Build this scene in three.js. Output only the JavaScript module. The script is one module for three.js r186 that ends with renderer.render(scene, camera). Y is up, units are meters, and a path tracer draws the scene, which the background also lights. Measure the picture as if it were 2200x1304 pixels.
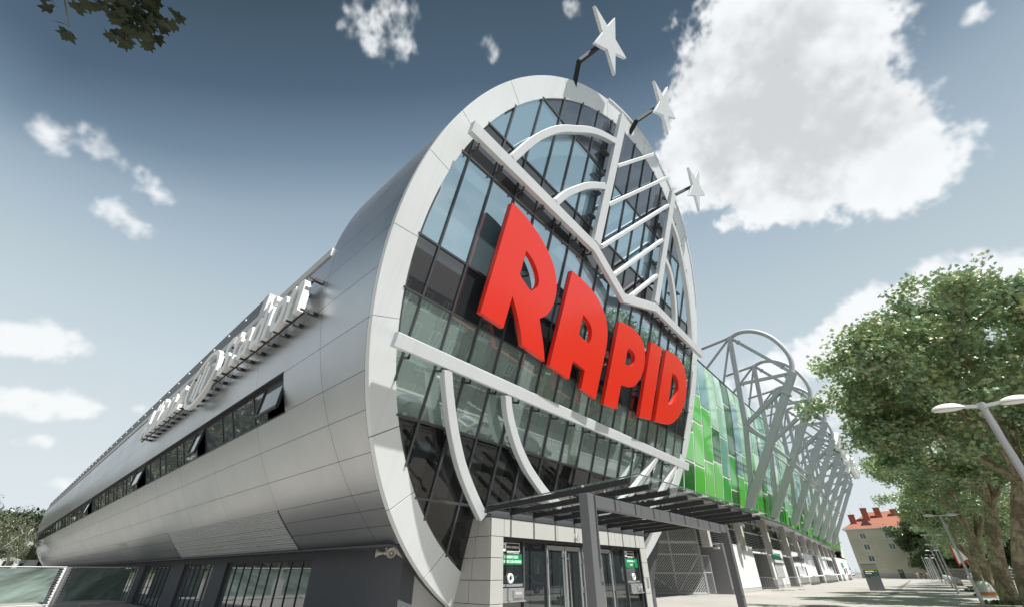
import * as THREE from 'three';
import { mergeGeometries } from 'three/addons/utils/BufferGeometryUtils.js';
import { FontLoader } from 'three/addons/loaders/FontLoader.js';
import { TextGeometry } from 'three/addons/geometries/TextGeometry.js';
import { RoundedBoxGeometry } from 'three/addons/geometries/RoundedBoxGeometry.js';
import { MarchingCubes } from 'three/addons/objects/MarchingCubes.js';

// ------------------------------------------------------------------ camera, sky, sun, exposure
const EYE = 1.6;
const scene = new THREE.Scene();
const camera = new THREE.PerspectiveCamera(78.37, 2200 / 1430, 0.1, 2500);
camera.position.set(0, EYE, 0);
{
  const az = THREE.MathUtils.degToRad(41.4976), p = THREE.MathUtils.degToRad(30.4227);
  camera.lookAt(Math.cos(az) * Math.cos(p), EYE + Math.sin(p), -Math.sin(az) * Math.cos(p));
}
camera.setViewOffset(2200, 1430, 0, 0, 2200, 1304);
const renderer = new THREE.WebGLRenderer({ antialias: true });
renderer.setSize(1024, 606);
renderer.toneMapping = THREE.LinearToneMapping;
const EXPO = 1.75;                 // the photograph is exposed for the shaded facade
renderer.toneMappingExposure = EXPO;
renderer.shadowMap.enabled = true;

function rng(seed) { let a = seed >>> 0; return () => { a = (a + 0x6D2B79F5) | 0; let t = Math.imul(a ^ (a >>> 15), 1 | a); t = (t + Math.imul(t ^ (t >>> 7), 61 | t)) ^ t; return ((t ^ (t >>> 14)) >>> 0) / 4294967296; }; }
function hash3(x, y, z) { let h = Math.imul(x, 374761393) ^ Math.imul(y, 668265263) ^ Math.imul(z, 2147483647 ^ 0x5bd1e995); h = Math.imul(h ^ (h >>> 13), 1274126177); return ((h ^ (h >>> 16)) >>> 0) / 4294967296; }
function vnoise(x, y, z) {
  const xi = Math.floor(x), yi = Math.floor(y), zi = Math.floor(z); let u = x - xi, v = y - yi, w = z - zi;
  u = u * u * (3 - 2 * u); v = v * v * (3 - 2 * v); w = w * w * (3 - 2 * w);
  const L = (a, b, t) => a + (b - a) * t;
  return L(L(L(hash3(xi, yi, zi), hash3(xi + 1, yi, zi), u), L(hash3(xi, yi + 1, zi), hash3(xi + 1, yi + 1, zi), u), v),
    L(L(hash3(xi, yi, zi + 1), hash3(xi + 1, yi, zi + 1), u), L(hash3(xi, yi + 1, zi + 1), hash3(xi + 1, yi + 1, zi + 1), u), v), w);
}
function fbm(x, y, z, o = 5) { let s = 0, a = 0.5, n = 0; for (let i = 0; i < o; i++) { s += a * vnoise(x, y, z); n += a; a *= 0.5; x = x * 2.03 + 11.3; y = y * 2.03 + 5.1; z = z * 2.03 + 7.7; } return s / n; }
const sstep = (a, b, x) => { const t = Math.min(1, Math.max(0, (x - a) / (b - a))); return t * t * (3 - 2 * t); };
const lerp = (a, b, t) => a + (b - a) * t;

function makeSky() {
  const W = 2048, H = 1024, data = new Float32Array(W * H * 4);
  const stops = [[-90, .30, .31, .31], [-3, .45, .47, .48], [0, .76, .815, .84], [8, .715, .79, .83], [15, .645, .73, .775], [23, .565, .665, .73], [31, .50, .60, .662], [40, .41, .515, .605], [47, .325, .425, .525], [54, .180, .262, .352], [62, .086, .138, .204], [72, .054, .092, .13], [90, .045, .08, .115]];
  // cumulus clouds: direction to the middle of each puff and its angular radius
  const puffs = [
    [[0.580, 0.802, 0.145, 0.125], [0.564, 0.824, 0.059, 0.111], [0.639, 0.752, 0.161, 0.094], [0.582, 0.813, -0.026, 0.068], [0.649, 0.76, 0.026, 0.111], [0.7, 0.706, 0.109, 0.111], [0.725, 0.666, 0.175, 0.08], [0.766, 0.612, 0.200, 0.085], [0.773, 0.618, 0.140, 0.09], [0.792, 0.580, 0.190, 0.06], [0.741, 0.67, 0.044, 0.094], [0.694, 0.719, -0.032, 0.094], [0.694, 0.711, -0.11, 0.06], [0.769, 0.639, -0.004, 0.048], [0.787, 0.614, 0.05, 0.04], [0.634, 0.77, -0.074, 0.051], [0.500, 0.852, 0.155, 0.11], [0.581, 0.791, 0.194, 0.068], [0.641, 0.758, -0.119, 0.038], [0.768, 0.635, -0.076, 0.021]],
    [[0.109, 0.899, -0.424, 0.06], [0.154, 0.891, -0.427, 0.038], [0.076, 0.892, -0.447, 0.034], [0.115, 0.874, -0.473, 0.024], [0.274, 0.91, -0.311, 0.026], [0.296, 0.903, -0.312, 0.019], [0.343, 0.927, -0.149, 0.021], [0.152, 0.872, -0.466, 0.021], [0.128, 0.916, -0.38, 0.034], [0.069, 0.876, -0.478, 0.017]],
    [[-0.186, 0.587, -0.788, 0.024], [-0.172, 0.575, -0.800, 0.022], [-0.145, 0.604, -0.784, 0.026], [-0.122, 0.597, -0.793, 0.025], [-0.082, 0.600, -0.796, 0.020], [-0.060, 0.592, -0.804, 0.026], [-0.036, 0.582, -0.813, 0.022], [-0.086, 0.534, -0.841, 0.024], [-0.064, 0.530, -0.846, 0.030], [-0.040, 0.522, -0.852, 0.024]],
    [[-0.087, 0.32, -0.943, 0.055], [-0.054, 0.33, -0.943, 0.04], [-0.102, 0.307, -0.946, 0.04], [-0.023, 0.233, -0.972, 0.055], [0.014, 0.239, -0.971, 0.034], [-0.06, 0.223, -0.973, 0.045], [0.083, 0.252, -0.964, 0.02], [0.045, 0.123, -0.991, 0.028], [-0.015, 0.177, -0.984, 0.026]],
    [[0.884, 0.422, 0.199, 0.051], [0.888, 0.4, 0.228, 0.051], [0.887, 0.433, 0.163, 0.034], [0.91, 0.411, 0.063, 0.051], [0.916, 0.402, 0.016, 0.038], [0.93, 0.358, -0.08, 0.051], [0.928, 0.371, -0.027, 0.043], [0.922, 0.362, -0.137, 0.038], [0.905, 0.414, 0.098, 0.051], [0.904, 0.397, 0.155, 0.051], [0.942, 0.312, -0.121, 0.051], [0.918, 0.346, -0.196, 0.022], [0.887, 0.386, 0.254, 0.05], [0.935, 0.355, 0.027, 0.068], [0.648, 0.692, 0.319, 0.019], [0.961, 0.272, -0.056, 0.06], [0.88, 0.37, 0.30, 0.06]],
  ];
  const wisp = [0.0, 0.33, 0.10, 0.0, 0.0], aniso = [1, 1, 1.15, 1.9, 1.2];
  for (let j = 0; j < H; j++) {
    const el = ((j + 0.5) / H - 0.5) * Math.PI, deg = el * 180 / Math.PI, ce = Math.cos(el), y = Math.sin(el);
        for (let i = 0; i < W; i++) {
      const a = ((i + 0.5) / W - 0.5) * 2 * Math.PI, x = ce * Math.cos(a), z = ce * Math.sin(a);
      const phi = Math.atan2(x * 0.6626 + z * 0.749, x * 0.749 - z * 0.6626), pw = Math.min(1, Math.abs(phi) / 1.12) ** 2, dg = deg + (phi < 0 ? 20 : 6) * pw * sstep(18, 42, deg) * (deg < 60 ? 1 : (90 - deg) / 30); let k = 0; while (k < stops.length - 2 && dg > stops[k + 1][0]) k++;
      const A = stops[k], B = stops[k + 1], t = Math.min(1, Math.max(0, (dg - A[0]) / (B[0] - A[0])));
      let r = lerp(A[1], B[1], t), g = lerp(A[2], B[2], t), b = lerp(A[3], B[3], t);
      if (y > -0.01) {
        let alpha = 0, shade = 1;
        for (let c = 0; c < puffs.length; c++) {
          let f = 0, big = -9;
          for (const q of puffs[c]) {
            const dx = x - q[0], dy = (y - q[1]) * aniso[c], dz = z - q[2], d = Math.sqrt(dx * dx + dy * dy + dz * dz);
            const e = 1 - (d / (1.45 * q[3])) ** 2; if (e > 0) { f += e * e; big = Math.max(big, (1 - d / q[3]) * q[3] / 0.1); }
          }
          if (f > 0.002) {
            f = Math.min(1.3, (Math.sqrt(f) - 0.62) * 1.7);
            const n = fbm(x * 19, y * 19, z * 19, 6) - 0.5, n2 = fbm(x * 70 + 3, y * 70, z * 70, 5) - 0.5;
            const g2 = (c === 0 ? f + 0.10 + n * 1.35 : c === 2 ? f * 0.8 + n * 1.7 - 0.02 : f + n * 1.8 + 0.0 - wisp[c]) + n2 * 1.6 + (fbm(x * 190, y * 190 + 4, z * 190, 3) - 0.5) * 0.5;
            let al = sstep(-0.15, [0.75, 1.1, 1.25, 0.95, 0.8][c], g2); if (c === 2 || c === 3) al *= 0.92;
            if (wisp[c] > 0.2) al *= 0.85 * sstep(0.30, 0.62, fbm(x * 40, y * 40 + 9, z * 40, 5));
            if (al > alpha) {
              alpha = al;
              const inner = c === 0 ? sstep(0.15, 0.95, big + n * 0.9) : sstep(0.55, 1.5, big + n) * 0.5;
              const bl = Math.hypot(x - 0.672, y - 0.735, z - 0.06);
              shade = c === 0 ? lerp(1.0, 0.70, Math.max(sstep(0.24, 0.04, bl + n * 0.34 + n2 * 0.08), 0.25 * inner * sstep(0.45, 0.65, fbm(x * 8 + 2, y * 8, z * 8, 3)))) : lerp(1.0, 0.62, inner * sstep(0.36, 0.62, fbm(x * 9 + 2, y * 9, z * 9, 3) + 0.12));
            }
          }
        }
        // scattered fair-weather clouds in the half of the sky behind the photographer
        const back = sstep(0.10, 0.45, -(x * 0.749 - z * 0.6626));
        if (back > 0) {
          const s = 5.5 / (y + 0.35), n = fbm(x * s + 40, y * 2, z * s, 6);
          const al = back * sstep(0.48, 0.60, n) * sstep(0.02, 0.12, y);
          if (al > alpha) { alpha = al; shade = lerp(1, 0.66, sstep(0.56, 0.74, n)); }
        }
        const hz = sstep(0.0, 0.5, y);
        r = lerp(r, 0.96 * shade, alpha * 0.97); g = lerp(g, 0.985 * shade, alpha * 0.97); b = lerp(b, lerp(0.98, 1.0, hz) * shade, alpha * 0.97);
      }
      const o = (j * W + i) * 4; data[o] = r / EXPO; data[o + 1] = g / EXPO; data[o + 2] = b / EXPO; data[o + 3] = 1;
    }
  }
  const tex = new THREE.DataTexture(data, W, H, THREE.RGBAFormat, THREE.FloatType);
  tex.mapping = THREE.EquirectangularReflectionMapping; tex.magFilter = THREE.LinearFilter; tex.minFilter = THREE.LinearFilter;
  tex.colorSpace = THREE.LinearSRGBColorSpace; tex.needsUpdate = true;
  return tex;
}
const sky = makeSky();
scene.background = sky; scene.environment = sky;
const sun = new THREE.DirectionalLight(new THREE.Color(1, 0.97, 0.925), 4.9);
sun.position.set(10 + 0.02 * 200, 0.868 * 200, -20 + 0.49 * 200); sun.target.position.set(10, 0, -20);
sun.castShadow = true; sun.shadow.mapSize.set(4096, 4096);
Object.assign(sun.shadow.camera, { left: -160, right: 200, top: 160, bottom: -160, near: 1, far: 600 });
scene.add(sun, sun.target);

// ------------------------------------------------------------------ helpers
const V = (x, y, z) => new THREE.Vector3(x, y, z);
const used = {};
function numbered(n) { const k = used[n] = (used[n] ?? -1) + 1; return k ? n + '_' + String(k).padStart(3, '0') : n; }
function tag(o, label, category, group, kind) { if (label) o.userData.label = label; if (category) o.userData.category = category; if (group) o.userData.group = group; if (kind) o.userData.kind = kind; return o; }
function thing(name, label, category, at = [0, 0, 0], turn = 0, group) {
  const o = new THREE.Group(); o.name = numbered(name); o.position.set(...at); o.rotation.y = turn; tag(o, label, category, group); scene.add(o); return o;
}
function copyOf(root, at, turn, label) { const c = root.clone(); c.userData = { ...root.userData }; c.name = numbered(root.name.replace(/_\d+$/, '')); c.position.set(...at); if (turn !== undefined) c.rotation.y = turn; if (label) c.userData.label = label; scene.add(c); return c; }
function geo(list) {
  const g = (Array.isArray(list) ? list : [list]).map((q) => { const n = q.index ? q.toNonIndexed() : q.clone(); for (const k of Object.keys(n.attributes)) if (!['position', 'normal', 'uv'].includes(k)) n.deleteAttribute(k); return n; });
  for (const n of g) { if (!n.attributes.normal) n.computeVertexNormals(); if (!n.attributes.uv) n.setAttribute('uv', new THREE.BufferAttribute(new Float32Array(n.attributes.position.count * 2), 2)); }
  return g.length === 1 ? g[0] : mergeGeometries(g);
}
function metreUV(g) {
  const p = g.attributes.position, uv = new Float32Array(p.count * 2), a = V(), b = V(), c = V(), n = V();
  for (let i = 0; i < p.count; i += 3) {
    a.fromBufferAttribute(p, i); b.fromBufferAttribute(p, i + 1); c.fromBufferAttribute(p, i + 2);
    n.copy(b).sub(a).cross(c.clone().sub(a)); const ax = Math.abs(n.x), ay = Math.abs(n.y), az = Math.abs(n.z);
    [a, b, c].forEach((q, k) => { const o = (i + k) * 2; if (ay >= ax && ay >= az) { uv[o] = q.x; uv[o + 1] = q.z; } else if (ax >= az) { uv[o] = q.z; uv[o + 1] = q.y; } else { uv[o] = q.x; uv[o + 1] = q.y; } });
  }
  g.setAttribute('uv', new THREE.BufferAttribute(uv, 2)); return g;
}
function rootOf(o) { while (o.parent && o.parent !== scene) o = o.parent; return o; }
// geometry is given in world metres (for a root that is not turned); it is moved into the root's frame
function part(name, g, m, parent, o = {}) {
  g = geo(g); if (!o.keepUV) metreUV(g);
  const root = rootOf(parent); if (!o.local) g.translate(-root.position.x, -root.position.y, -root.position.z);
  const mesh = new THREE.Mesh(g, m); mesh.name = name; mesh.castShadow = mesh.receiveShadow = true;
  if (o.label) mesh.userData.label = o.label; if (o.kind) mesh.userData.kind = o.kind;
  parent.add(mesh); return mesh;
}
function solo(name, g, m, label, category, o = {}) {
  g = geo(g); if (!o.keepUV) metreUV(g); g.computeBoundingBox(); const bb = g.boundingBox, c = [(bb.min.x + bb.max.x) / 2, bb.min.y, (bb.min.z + bb.max.z) / 2];
  if (o.kind === 'structure') c.fill(0); g.translate(-c[0], -c[1], -c[2]);
  const mesh = new THREE.Mesh(g, m); mesh.name = numbered(name); mesh.position.set(...c); mesh.castShadow = mesh.receiveShadow = true; tag(mesh, label, category, o.group, o.kind); scene.add(mesh); return mesh;
}
const bx = (x0, x1, y0, y1, z0, z1) => new THREE.BoxGeometry(Math.abs(x1 - x0), Math.abs(y1 - y0), Math.abs(z1 - z0)).translate((x0 + x1) / 2, (y0 + y1) / 2, (z0 + z1) / 2);
const rbx = (x0, x1, y0, y1, z0, z1, r = 0.02, s = 1) => new RoundedBoxGeometry(Math.abs(x1 - x0), Math.abs(y1 - y0), Math.abs(z1 - z0), s, r).translate((x0 + x1) / 2, (y0 + y1) / 2, (z0 + z1) / 2);
function beam(p, q, w, h, up = V(0, 1, 0)) {          // a bar of section w x h from p to q
  const d = q.clone().sub(p), L = d.length(); d.normalize(); if (Math.abs(d.dot(up)) > 0.99) up = V(0, 0, 1);
  const x = up.clone().cross(d).normalize(), y = d.clone().cross(x);
  return new THREE.BoxGeometry(w, h, L).applyMatrix4(new THREE.Matrix4().makeBasis(x, y, d).setPosition(p.clone().add(q).multiplyScalar(0.5)));
}
function rod(p, q, r, s = 8, r2 = r) {
  const d = q.clone().sub(p), L = d.length();
  return new THREE.CylinderGeometry(r2, r, L, s).applyMatrix4(new THREE.Matrix4().makeRotationFromQuaternion(new THREE.Quaternion().setFromUnitVectors(V(0, 1, 0), d.normalize())).setPosition(p.clone().add(q).multiplyScalar(0.5)));
}
const pipe = (pts, r, seg = 24, rs = 8) => new THREE.TubeGeometry(new THREE.CatmullRomCurve3(pts), seg, r, rs);
function shapeOf(pts, holes = []) { const s = new THREE.Shape(pts.map((p) => new THREE.Vector2(p[0], p[1]))); for (const h of holes) s.holes.push(new THREE.Path(h.map((p) => new THREE.Vector2(p[0], p[1])))); return s; }
function prism(pts, depth, bevel = 0, holes = []) {
  return new THREE.ExtrudeGeometry(shapeOf(pts, holes), { depth: depth - 2 * bevel, bevelEnabled: bevel > 0, bevelSize: bevel, bevelThickness: bevel, bevelOffset: -bevel, bevelSegments: 1, curveSegments: 8 }).translate(0, 0, bevel);
}
// an outline whose corners carry a third entry; the points between two corners lie on a smooth curve
function outline(p) {
  const n = p.length, out = []; let s = p.findIndex((q) => q[2]); if (s < 0) s = 0;
  let i = 0; while (i < n) {
    let j = i + 1; while (j < n && !p[(s + j) % n][2]) j++;
    const run = []; for (let k = i; k <= j; k++) run.push(p[(s + k) % n]);
    if (run.length > 2) { const c = new THREE.CatmullRomCurve3(run.map((q) => V(q[0], q[1], 0)), false, 'centripetal'); const N = run.length * 3; for (let k = 0; k < N; k++) { const q = c.getPoint(k / N); out.push([q.x, q.y]); } } else out.push([run[0][0], run[0][1]]);
    i = j;
  }
  return out;
}
function noiseTex(w, h, f, srgb, rep) {
  const d = new Uint8Array(w * h * 4); for (let j = 0; j < h; j++) for (let i = 0; i < w; i++) { const c = f(i / w, j / h); for (let k = 0; k < 3; k++) d[(j * w + i) * 4 + k] = Math.max(0, Math.min(255, Math.round(255 * (Array.isArray(c) ? c[k] : c)))); d[(j * w + i) * 4 + 3] = 255; }
  const t = new THREE.DataTexture(d, w, h); t.wrapS = t.wrapT = THREE.RepeatWrapping; t.magFilter = THREE.LinearFilter; t.minFilter = THREE.LinearMipmapLinearFilter; t.generateMipmaps = true;
  if (srgb) t.colorSpace = THREE.SRGBColorSpace; if (rep) t.repeat.set(rep, rep); t.needsUpdate = true; return t;
}
// tileable noise: 4-d free version, blends four shifted lookups
function tile(u, v, s, o, seed) { const f = (a, b) => fbm(a * s + seed, b * s, seed * 1.7, o); return (f(u, v) * (1 - u) + f(u - 1, v) * u) * (1 - v) + (f(u, v - 1) * (1 - u) + f(u - 1, v - 1) * u) * v; }

// ------------------------------------------------------------------ materials
const C = (r, g, b) => new THREE.Color().setRGB(r, g, b);
const std = (c, rough = 0.6, metal = 0, x = {}) => new THREE.MeshStandardMaterial({ color: Array.isArray(c) ? C(...c) : c, roughness: rough, metalness: metal, ...x });
const phy = (c, rough, metal, x = {}) => new THREE.MeshPhysicalMaterial({ color: Array.isArray(c) ? C(...c) : c, roughness: rough, metalness: metal, ...x });
const streak = noiseTex(256, 256, (u, v) => 0.62 + 0.38 * tile(u, v, 5, 4, 3) , false, 0.13);
const cloudy = noiseTex(256, 256, (u, v) => 0.94 + 0.22 * (tile(u, v, 6, 5, 9) - 0.5), false, 0.21);
const weather = noiseTex(512, 256, (u, v) => { const a = tile(u, v, 6, 5, 9), w = fbm(u * 90, v * 3.0, 4, 4) * (1 - sstep(0.85, 1, u)) + fbm((u - 1) * 90, v * 3.0, 4, 4) * sstep(0.85, 1, u); const k = 0.95 + 0.16 * (a - 0.5) - 0.14 * Math.max(0, w - 0.52); return [k, k, k * 0.992]; }, false, 0.16);
const grain = noiseTex(256, 256, (u, v) => tile(u, v, 60, 3, 21), false, 0.9);
const conc = noiseTex(512, 512, (u, v) => { const a = tile(u, v, 5, 5, 31), b = tile(u, v, 40, 3, 8); const k = 0.90 + 0.42 * (a - 0.5) + 0.22 * (b - 0.5); return [k, k * 0.99, k * 0.965]; }, false, 0.09);
const barkT = noiseTex(256, 512, (u, v) => { const a = tile(u, v, 7, 4, 5), b = tile(u, v, 24, 3, 15); const pale = a > 0.52 ? 1 : 0.0; const k = 0.55 + 0.5 * (b - 0.5); return pale ? [k * 1.15, k * 1.1, k * 0.95] : [k * 0.95, k * 0.87, k * 0.74]; }, true, 1);
const M = {
  ring: phy([0.755, 0.785, 0.80], 0.42, 0, { map: weather, clearcoat: 0.25, clearcoatRoughness: 0.3 }),
  bar: phy([0.67, 0.695, 0.715], 0.45, 0, { map: weather }),
  skin: phy([0.55, 0.56, 0.575], 0.42, 0.85, { roughnessMap: streak, map: cloudy, bumpMap: cloudy, bumpScale: 0.007 }),
  skinB: phy([0.54, 0.552, 0.568], 0.44, 0.85, { roughnessMap: streak, map: cloudy, bumpMap: cloudy, bumpScale: 0.007 }),
  dark: std([0.02, 0.021, 0.023], 0.6),
  frame: std([0.085, 0.09, 0.097], 0.42, 0.3),
  frameDark: std([0.035, 0.037, 0.04], 0.5, 0.2),
  coat: phy([0.50, 0.69, 0.79], 0.02, 0.74, { transmission: 1, thickness: 0, ior: 2.2 }),
  clear: phy([0.74, 0.94, 0.89], 0.02, 0.48, { transmission: 1, thickness: 0, ior: 2.0 }),
  spandrel: phy([0.035, 0.037, 0.042], 0.03, 0.0, { ior: 2.1 }),
  spandrelUp: phy([0.17, 0.19, 0.22], 0.03, 0.75, { ior: 2.1 }),
  smoke: phy([0.30, 0.31, 0.325], 0.02, 0.03, { transmission: 1, thickness: 0, ior: 1.5 }),
  mirror: phy([0.16, 0.18, 0.19], 0.025, 0.45, { ior: 2.2 }),
  red: phy([0.82, 0.028, 0.009], 0.36, 0, { clearcoat: 0.45, clearcoatRoughness: 0.14 }),
  white: std([0.78, 0.78, 0.77], 0.45),
  lightgrey: std([0.52, 0.53, 0.53], 0.6, 0, { map: cloudy }),
  steel: std([0.46, 0.475, 0.49], 0.5, 0.0, { map: cloudy }),
  steelDark: std([0.095, 0.10, 0.105], 0.5, 0.2, { map: cloudy }),
  alu: std([0.50, 0.51, 0.52], 0.38, 0.7),
  stone: std([0.43, 0.425, 0.405], 0.75, 0, { map: cloudy, bumpMap: grain, bumpScale: 0.001 }),
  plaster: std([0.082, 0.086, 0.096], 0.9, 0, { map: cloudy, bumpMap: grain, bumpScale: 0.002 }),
  concrete: std([0.45, 0.445, 0.42], 0.85, 0, { map: conc }),
  interior: std([0.80, 0.82, 0.76], 0.8),
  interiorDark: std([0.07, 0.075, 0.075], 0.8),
  floor: std([0.55, 0.55, 0.52], 0.6),
  roofGlass: phy([0.93, 0.96, 0.95], 0.03, 0, { transmission: 1, thickness: 0, ior: 1.5 }),
  horn: std([0.42, 0.40, 0.32], 0.5),
  black: std([0.012, 0.012, 0.013], 0.5),
  rubber: std([0.018, 0.018, 0.02], 0.85),
  chrome: std([0.7, 0.71, 0.72], 0.2, 1),
};

// ------------------------------------------------------------------ ground
const plazaTex = noiseTex(1024, 1024, (u, v) => { const a = tile(u, v, 4, 5, 51), b = tile(u, v, 30, 4, 12), c = tile(u, v, 120, 2, 2); const k = 0.88 + 0.40 * (a - 0.5) + 0.26 * (b - 0.5) + 0.14 * (c - 0.5); return [k, k * 0.985, k * 0.955]; }, false, 1 / 11);
const M_plaza = std([0.335, 0.326, 0.31], 0.88, 0, { map: plazaTex, bumpMap: grain, bumpScale: 0.002 });
const flat = (x0, x1, z0, z1, y) => new THREE.PlaneGeometry(x1 - x0, z1 - z0).rotateX(-Math.PI / 2).translate((x0 + x1) / 2, y, (z0 + z1) / 2);
solo('ground', flat(-900, 900, -900, 900, -0.004), std([0.20, 0.20, 0.185], 0.95, 0, { map: plazaTex }), null, null, { kind: 'structure' });
solo('plaza', flat(-8, 230, -38, 8.5, 0.0), M_plaza, null, null, { kind: 'structure' });
solo('yard', flat(-60, 6.9, -110, -38.1, 0.0), std([0.26, 0.26, 0.25], 0.95, 0, { map: plazaTex }), null, null, { kind: 'structure' });
solo('road', flat(-120, 260, 9.0, 18.5, 0.002), std([0.19, 0.192, 0.198], 0.85, 0, { map: plazaTex }), null, null, { kind: 'structure' });
solo('kerb', [bx(-120, 230, 0, 0.10, 8.5, 8.75), bx(-120, 260, 0, 0.12, 18.5, 18.8)], M.concrete, null, null, { kind: 'structure' });
solo('pavement', bx(-120, 260, 0, 0.115, 18.8, 24), M_plaza, null, null, { kind: 'structure' });
{ const dashes = []; for (let x = -60; x < 200; x += 9) dashes.push(flat(x, x + 4, 13.7, 13.85, 0.006)); solo('road_marking', dashes, M.white, null, null, { kind: 'structure' }); }
{ const a = V(145, 0.006, -4.1), b = V(45, 0.006, -2.95); solo('drainage_channel', beam(a, b, 0.45, 0.008), std([0.16, 0.16, 0.16], 0.8), null, null, { kind: 'structure' }); }

// ------------------------------------------------------------------ facade frame (plane leaning out over the entrance)
const LEAN = Math.atan(0.33), cL = Math.cos(LEAN), sL = Math.sin(LEAN), D0 = 9;
const fMat = new THREE.Matrix4().makeRotationX(LEAN).setPosition(0, EYE, -D0);
const fp = (x, s, n = 0) => V(x, s, n).applyMatrix4(fMat);
const onF = (g) => g.applyMatrix4(fMat);
const fShear = new THREE.Matrix4().makeBasis(V(1, 0, 0), V(0, cL, sL), V(0, 0, 1)).setPosition(0, EYE, -D0);   // thickness runs level, along the tube
const onZ = (g) => g.applyMatrix4(fShear);
const RO = [9.729, -0.192, 0.319, -0.386, 0.17, -0.025, -0.097, -0.027, -0.035], RI = [8.983, -0.206, 0.294, -0.31, 0.154, 0.007, -0.127, -0.031, -0.038], RC = [12.9, 7.9];
function ringR(c, t) { let r = c[0]; for (let k = 1; k <= 4; k++) r += c[2 * k - 1] * Math.cos(k * t) + c[2 * k] * Math.sin(k * t); return r; }
const ringP = (c, t, d = 0) => { const r = ringR(c, t) + d; return [RC[0] + r * Math.cos(t), RC[1] + r * Math.sin(t)]; };
const innerPoly = []; for (let i = 0; i < 180; i++) innerPoly.push(ringP(RI, i / 180 * 2 * Math.PI, 0.04));
function clipPoly(poly, clip) {                        // both counter-clockwise, clip convex enough
  let out = poly;
  for (let i = 0; i < clip.length && out.length; i++) {
    const a = clip[i], b = clip[(i + 1) % clip.length], inp = out; out = [];
    const side = (p) => (b[0] - a[0]) * (p[1] - a[1]) - (b[1] - a[1]) * (p[0] - a[0]);
    for (let k = 0; k < inp.length; k++) {
      const p = inp[k], q = inp[(k + 1) % inp.length], sp = side(p), sq = side(q);
      if (sp >= 0) out.push(p);
      if ((sp >= 0) !== (sq >= 0)) { const t = sp / (sp - sq); out.push([p[0] + (q[0] - p[0]) * t, p[1] + (q[1] - p[1]) * t]); }
    }
  }
  return out;
}
function spanV(x) { let lo = 1e9, hi = -1e9; for (let i = 0; i < innerPoly.length; i++) { const a = innerPoly[i], b = innerPoly[(i + 1) % innerPoly.length]; if ((a[0] - x) * (b[0] - x) <= 0 && a[0] !== b[0]) { const s = a[1] + (b[1] - a[1]) * (x - a[0]) / (b[0] - a[0]); lo = Math.min(lo, s); hi = Math.max(hi, s); } } return [lo, hi]; }
function spanH(s) { let lo = 1e9, hi = -1e9; for (let i = 0; i < innerPoly.length; i++) { const a = innerPoly[i], b = innerPoly[(i + 1) % innerPoly.length]; if ((a[1] - s) * (b[1] - s) <= 0 && a[1] !== b[1]) { const x = a[0] + (b[0] - a[0]) * (s - a[1]) / (b[1] - a[1]); lo = Math.min(lo, x); hi = Math.max(hi, x); } } return [lo, hi]; }
const box2 = (x0, x1, s0, s1, n0, n1) => onF(bx(x0, x1, s0, s1, n0, n1));

const head = thing('stadium_front_building', 'tube shaped silver metal stadium building with oval glass front in a white ring', 'building', [12.9, 0, -9]);
// white ring of separate panels
{
  const joints = [-1.62, -1.30, -0.97, -0.62, -0.30, 0.0, 0.27, 0.52, 0.76, 1.0, 1.26, 1.55, 1.87, 2.16, 2.48, 2.752, 2.942, 3.19, 3.426, 3.70, 3.878, 4.085, 4.38, 4.663];
  for (let k = 0; k + 1 < joints.length; k++) {
    const gap = 0.0009, a = joints[k] + gap, b = joints[k + 1] - gap, N = 10, o = [], i = [];
    for (let q = 0; q <= N; q++) { const t = a + (b - a) * q / N; o.push(ringP(RO, t)); i.push(ringP(RI, t)); }
    part('ring_panel', onZ(prism(i.concat(o.reverse()).reverse(), 0.16, 0.005).translate(0, 0, -0.16)), M.ring, head);
  }
  const o = [], i = []; for (let q = 0; q <= 160; q++) { const t = q / 160 * 2 * Math.PI; o.push(ringP(RO, t, -0.06)); i.push(ringP(RI, t, 0.03)); }
  part('ring_backing', onZ(prism(o.slice(0, -1), 0.3, 0, [i.slice(0, -1)]).translate(0, 0, -0.47)), M.frame, head);
  const e = [], f = []; for (let q = 0; q < 160; q++) { const t = q / 160 * 2 * Math.PI; e.push(ringP(RI, t, 0.03)); f.push(ringP(RI, t, -0.06)); }
  part('glazing_edge_frame', onF(prism(e, 0.16, 0, [f]).translate(0, 0, -0.19)), M.frame, head);
  // raised coping along the top right of the ring
  const c = []; for (let q = 0; q <= 30; q++) { const t = lerp(0.60, 1.86, q / 30); c.push(fp(...ringP(RO, t, 0.05), -0.25)); }
  for (let q = 0; q < 30; q += 6) { const g = []; for (let w = q; w < q + 6; w++) g.push(beam(c[w], c[w + 1], 0.55, 0.10, c[w].clone().sub(fp(RC[0], RC[1], -0.25)).normalize())); part('coping', g, q % 12 ? M.ring : M.bar, head); }
}
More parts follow.
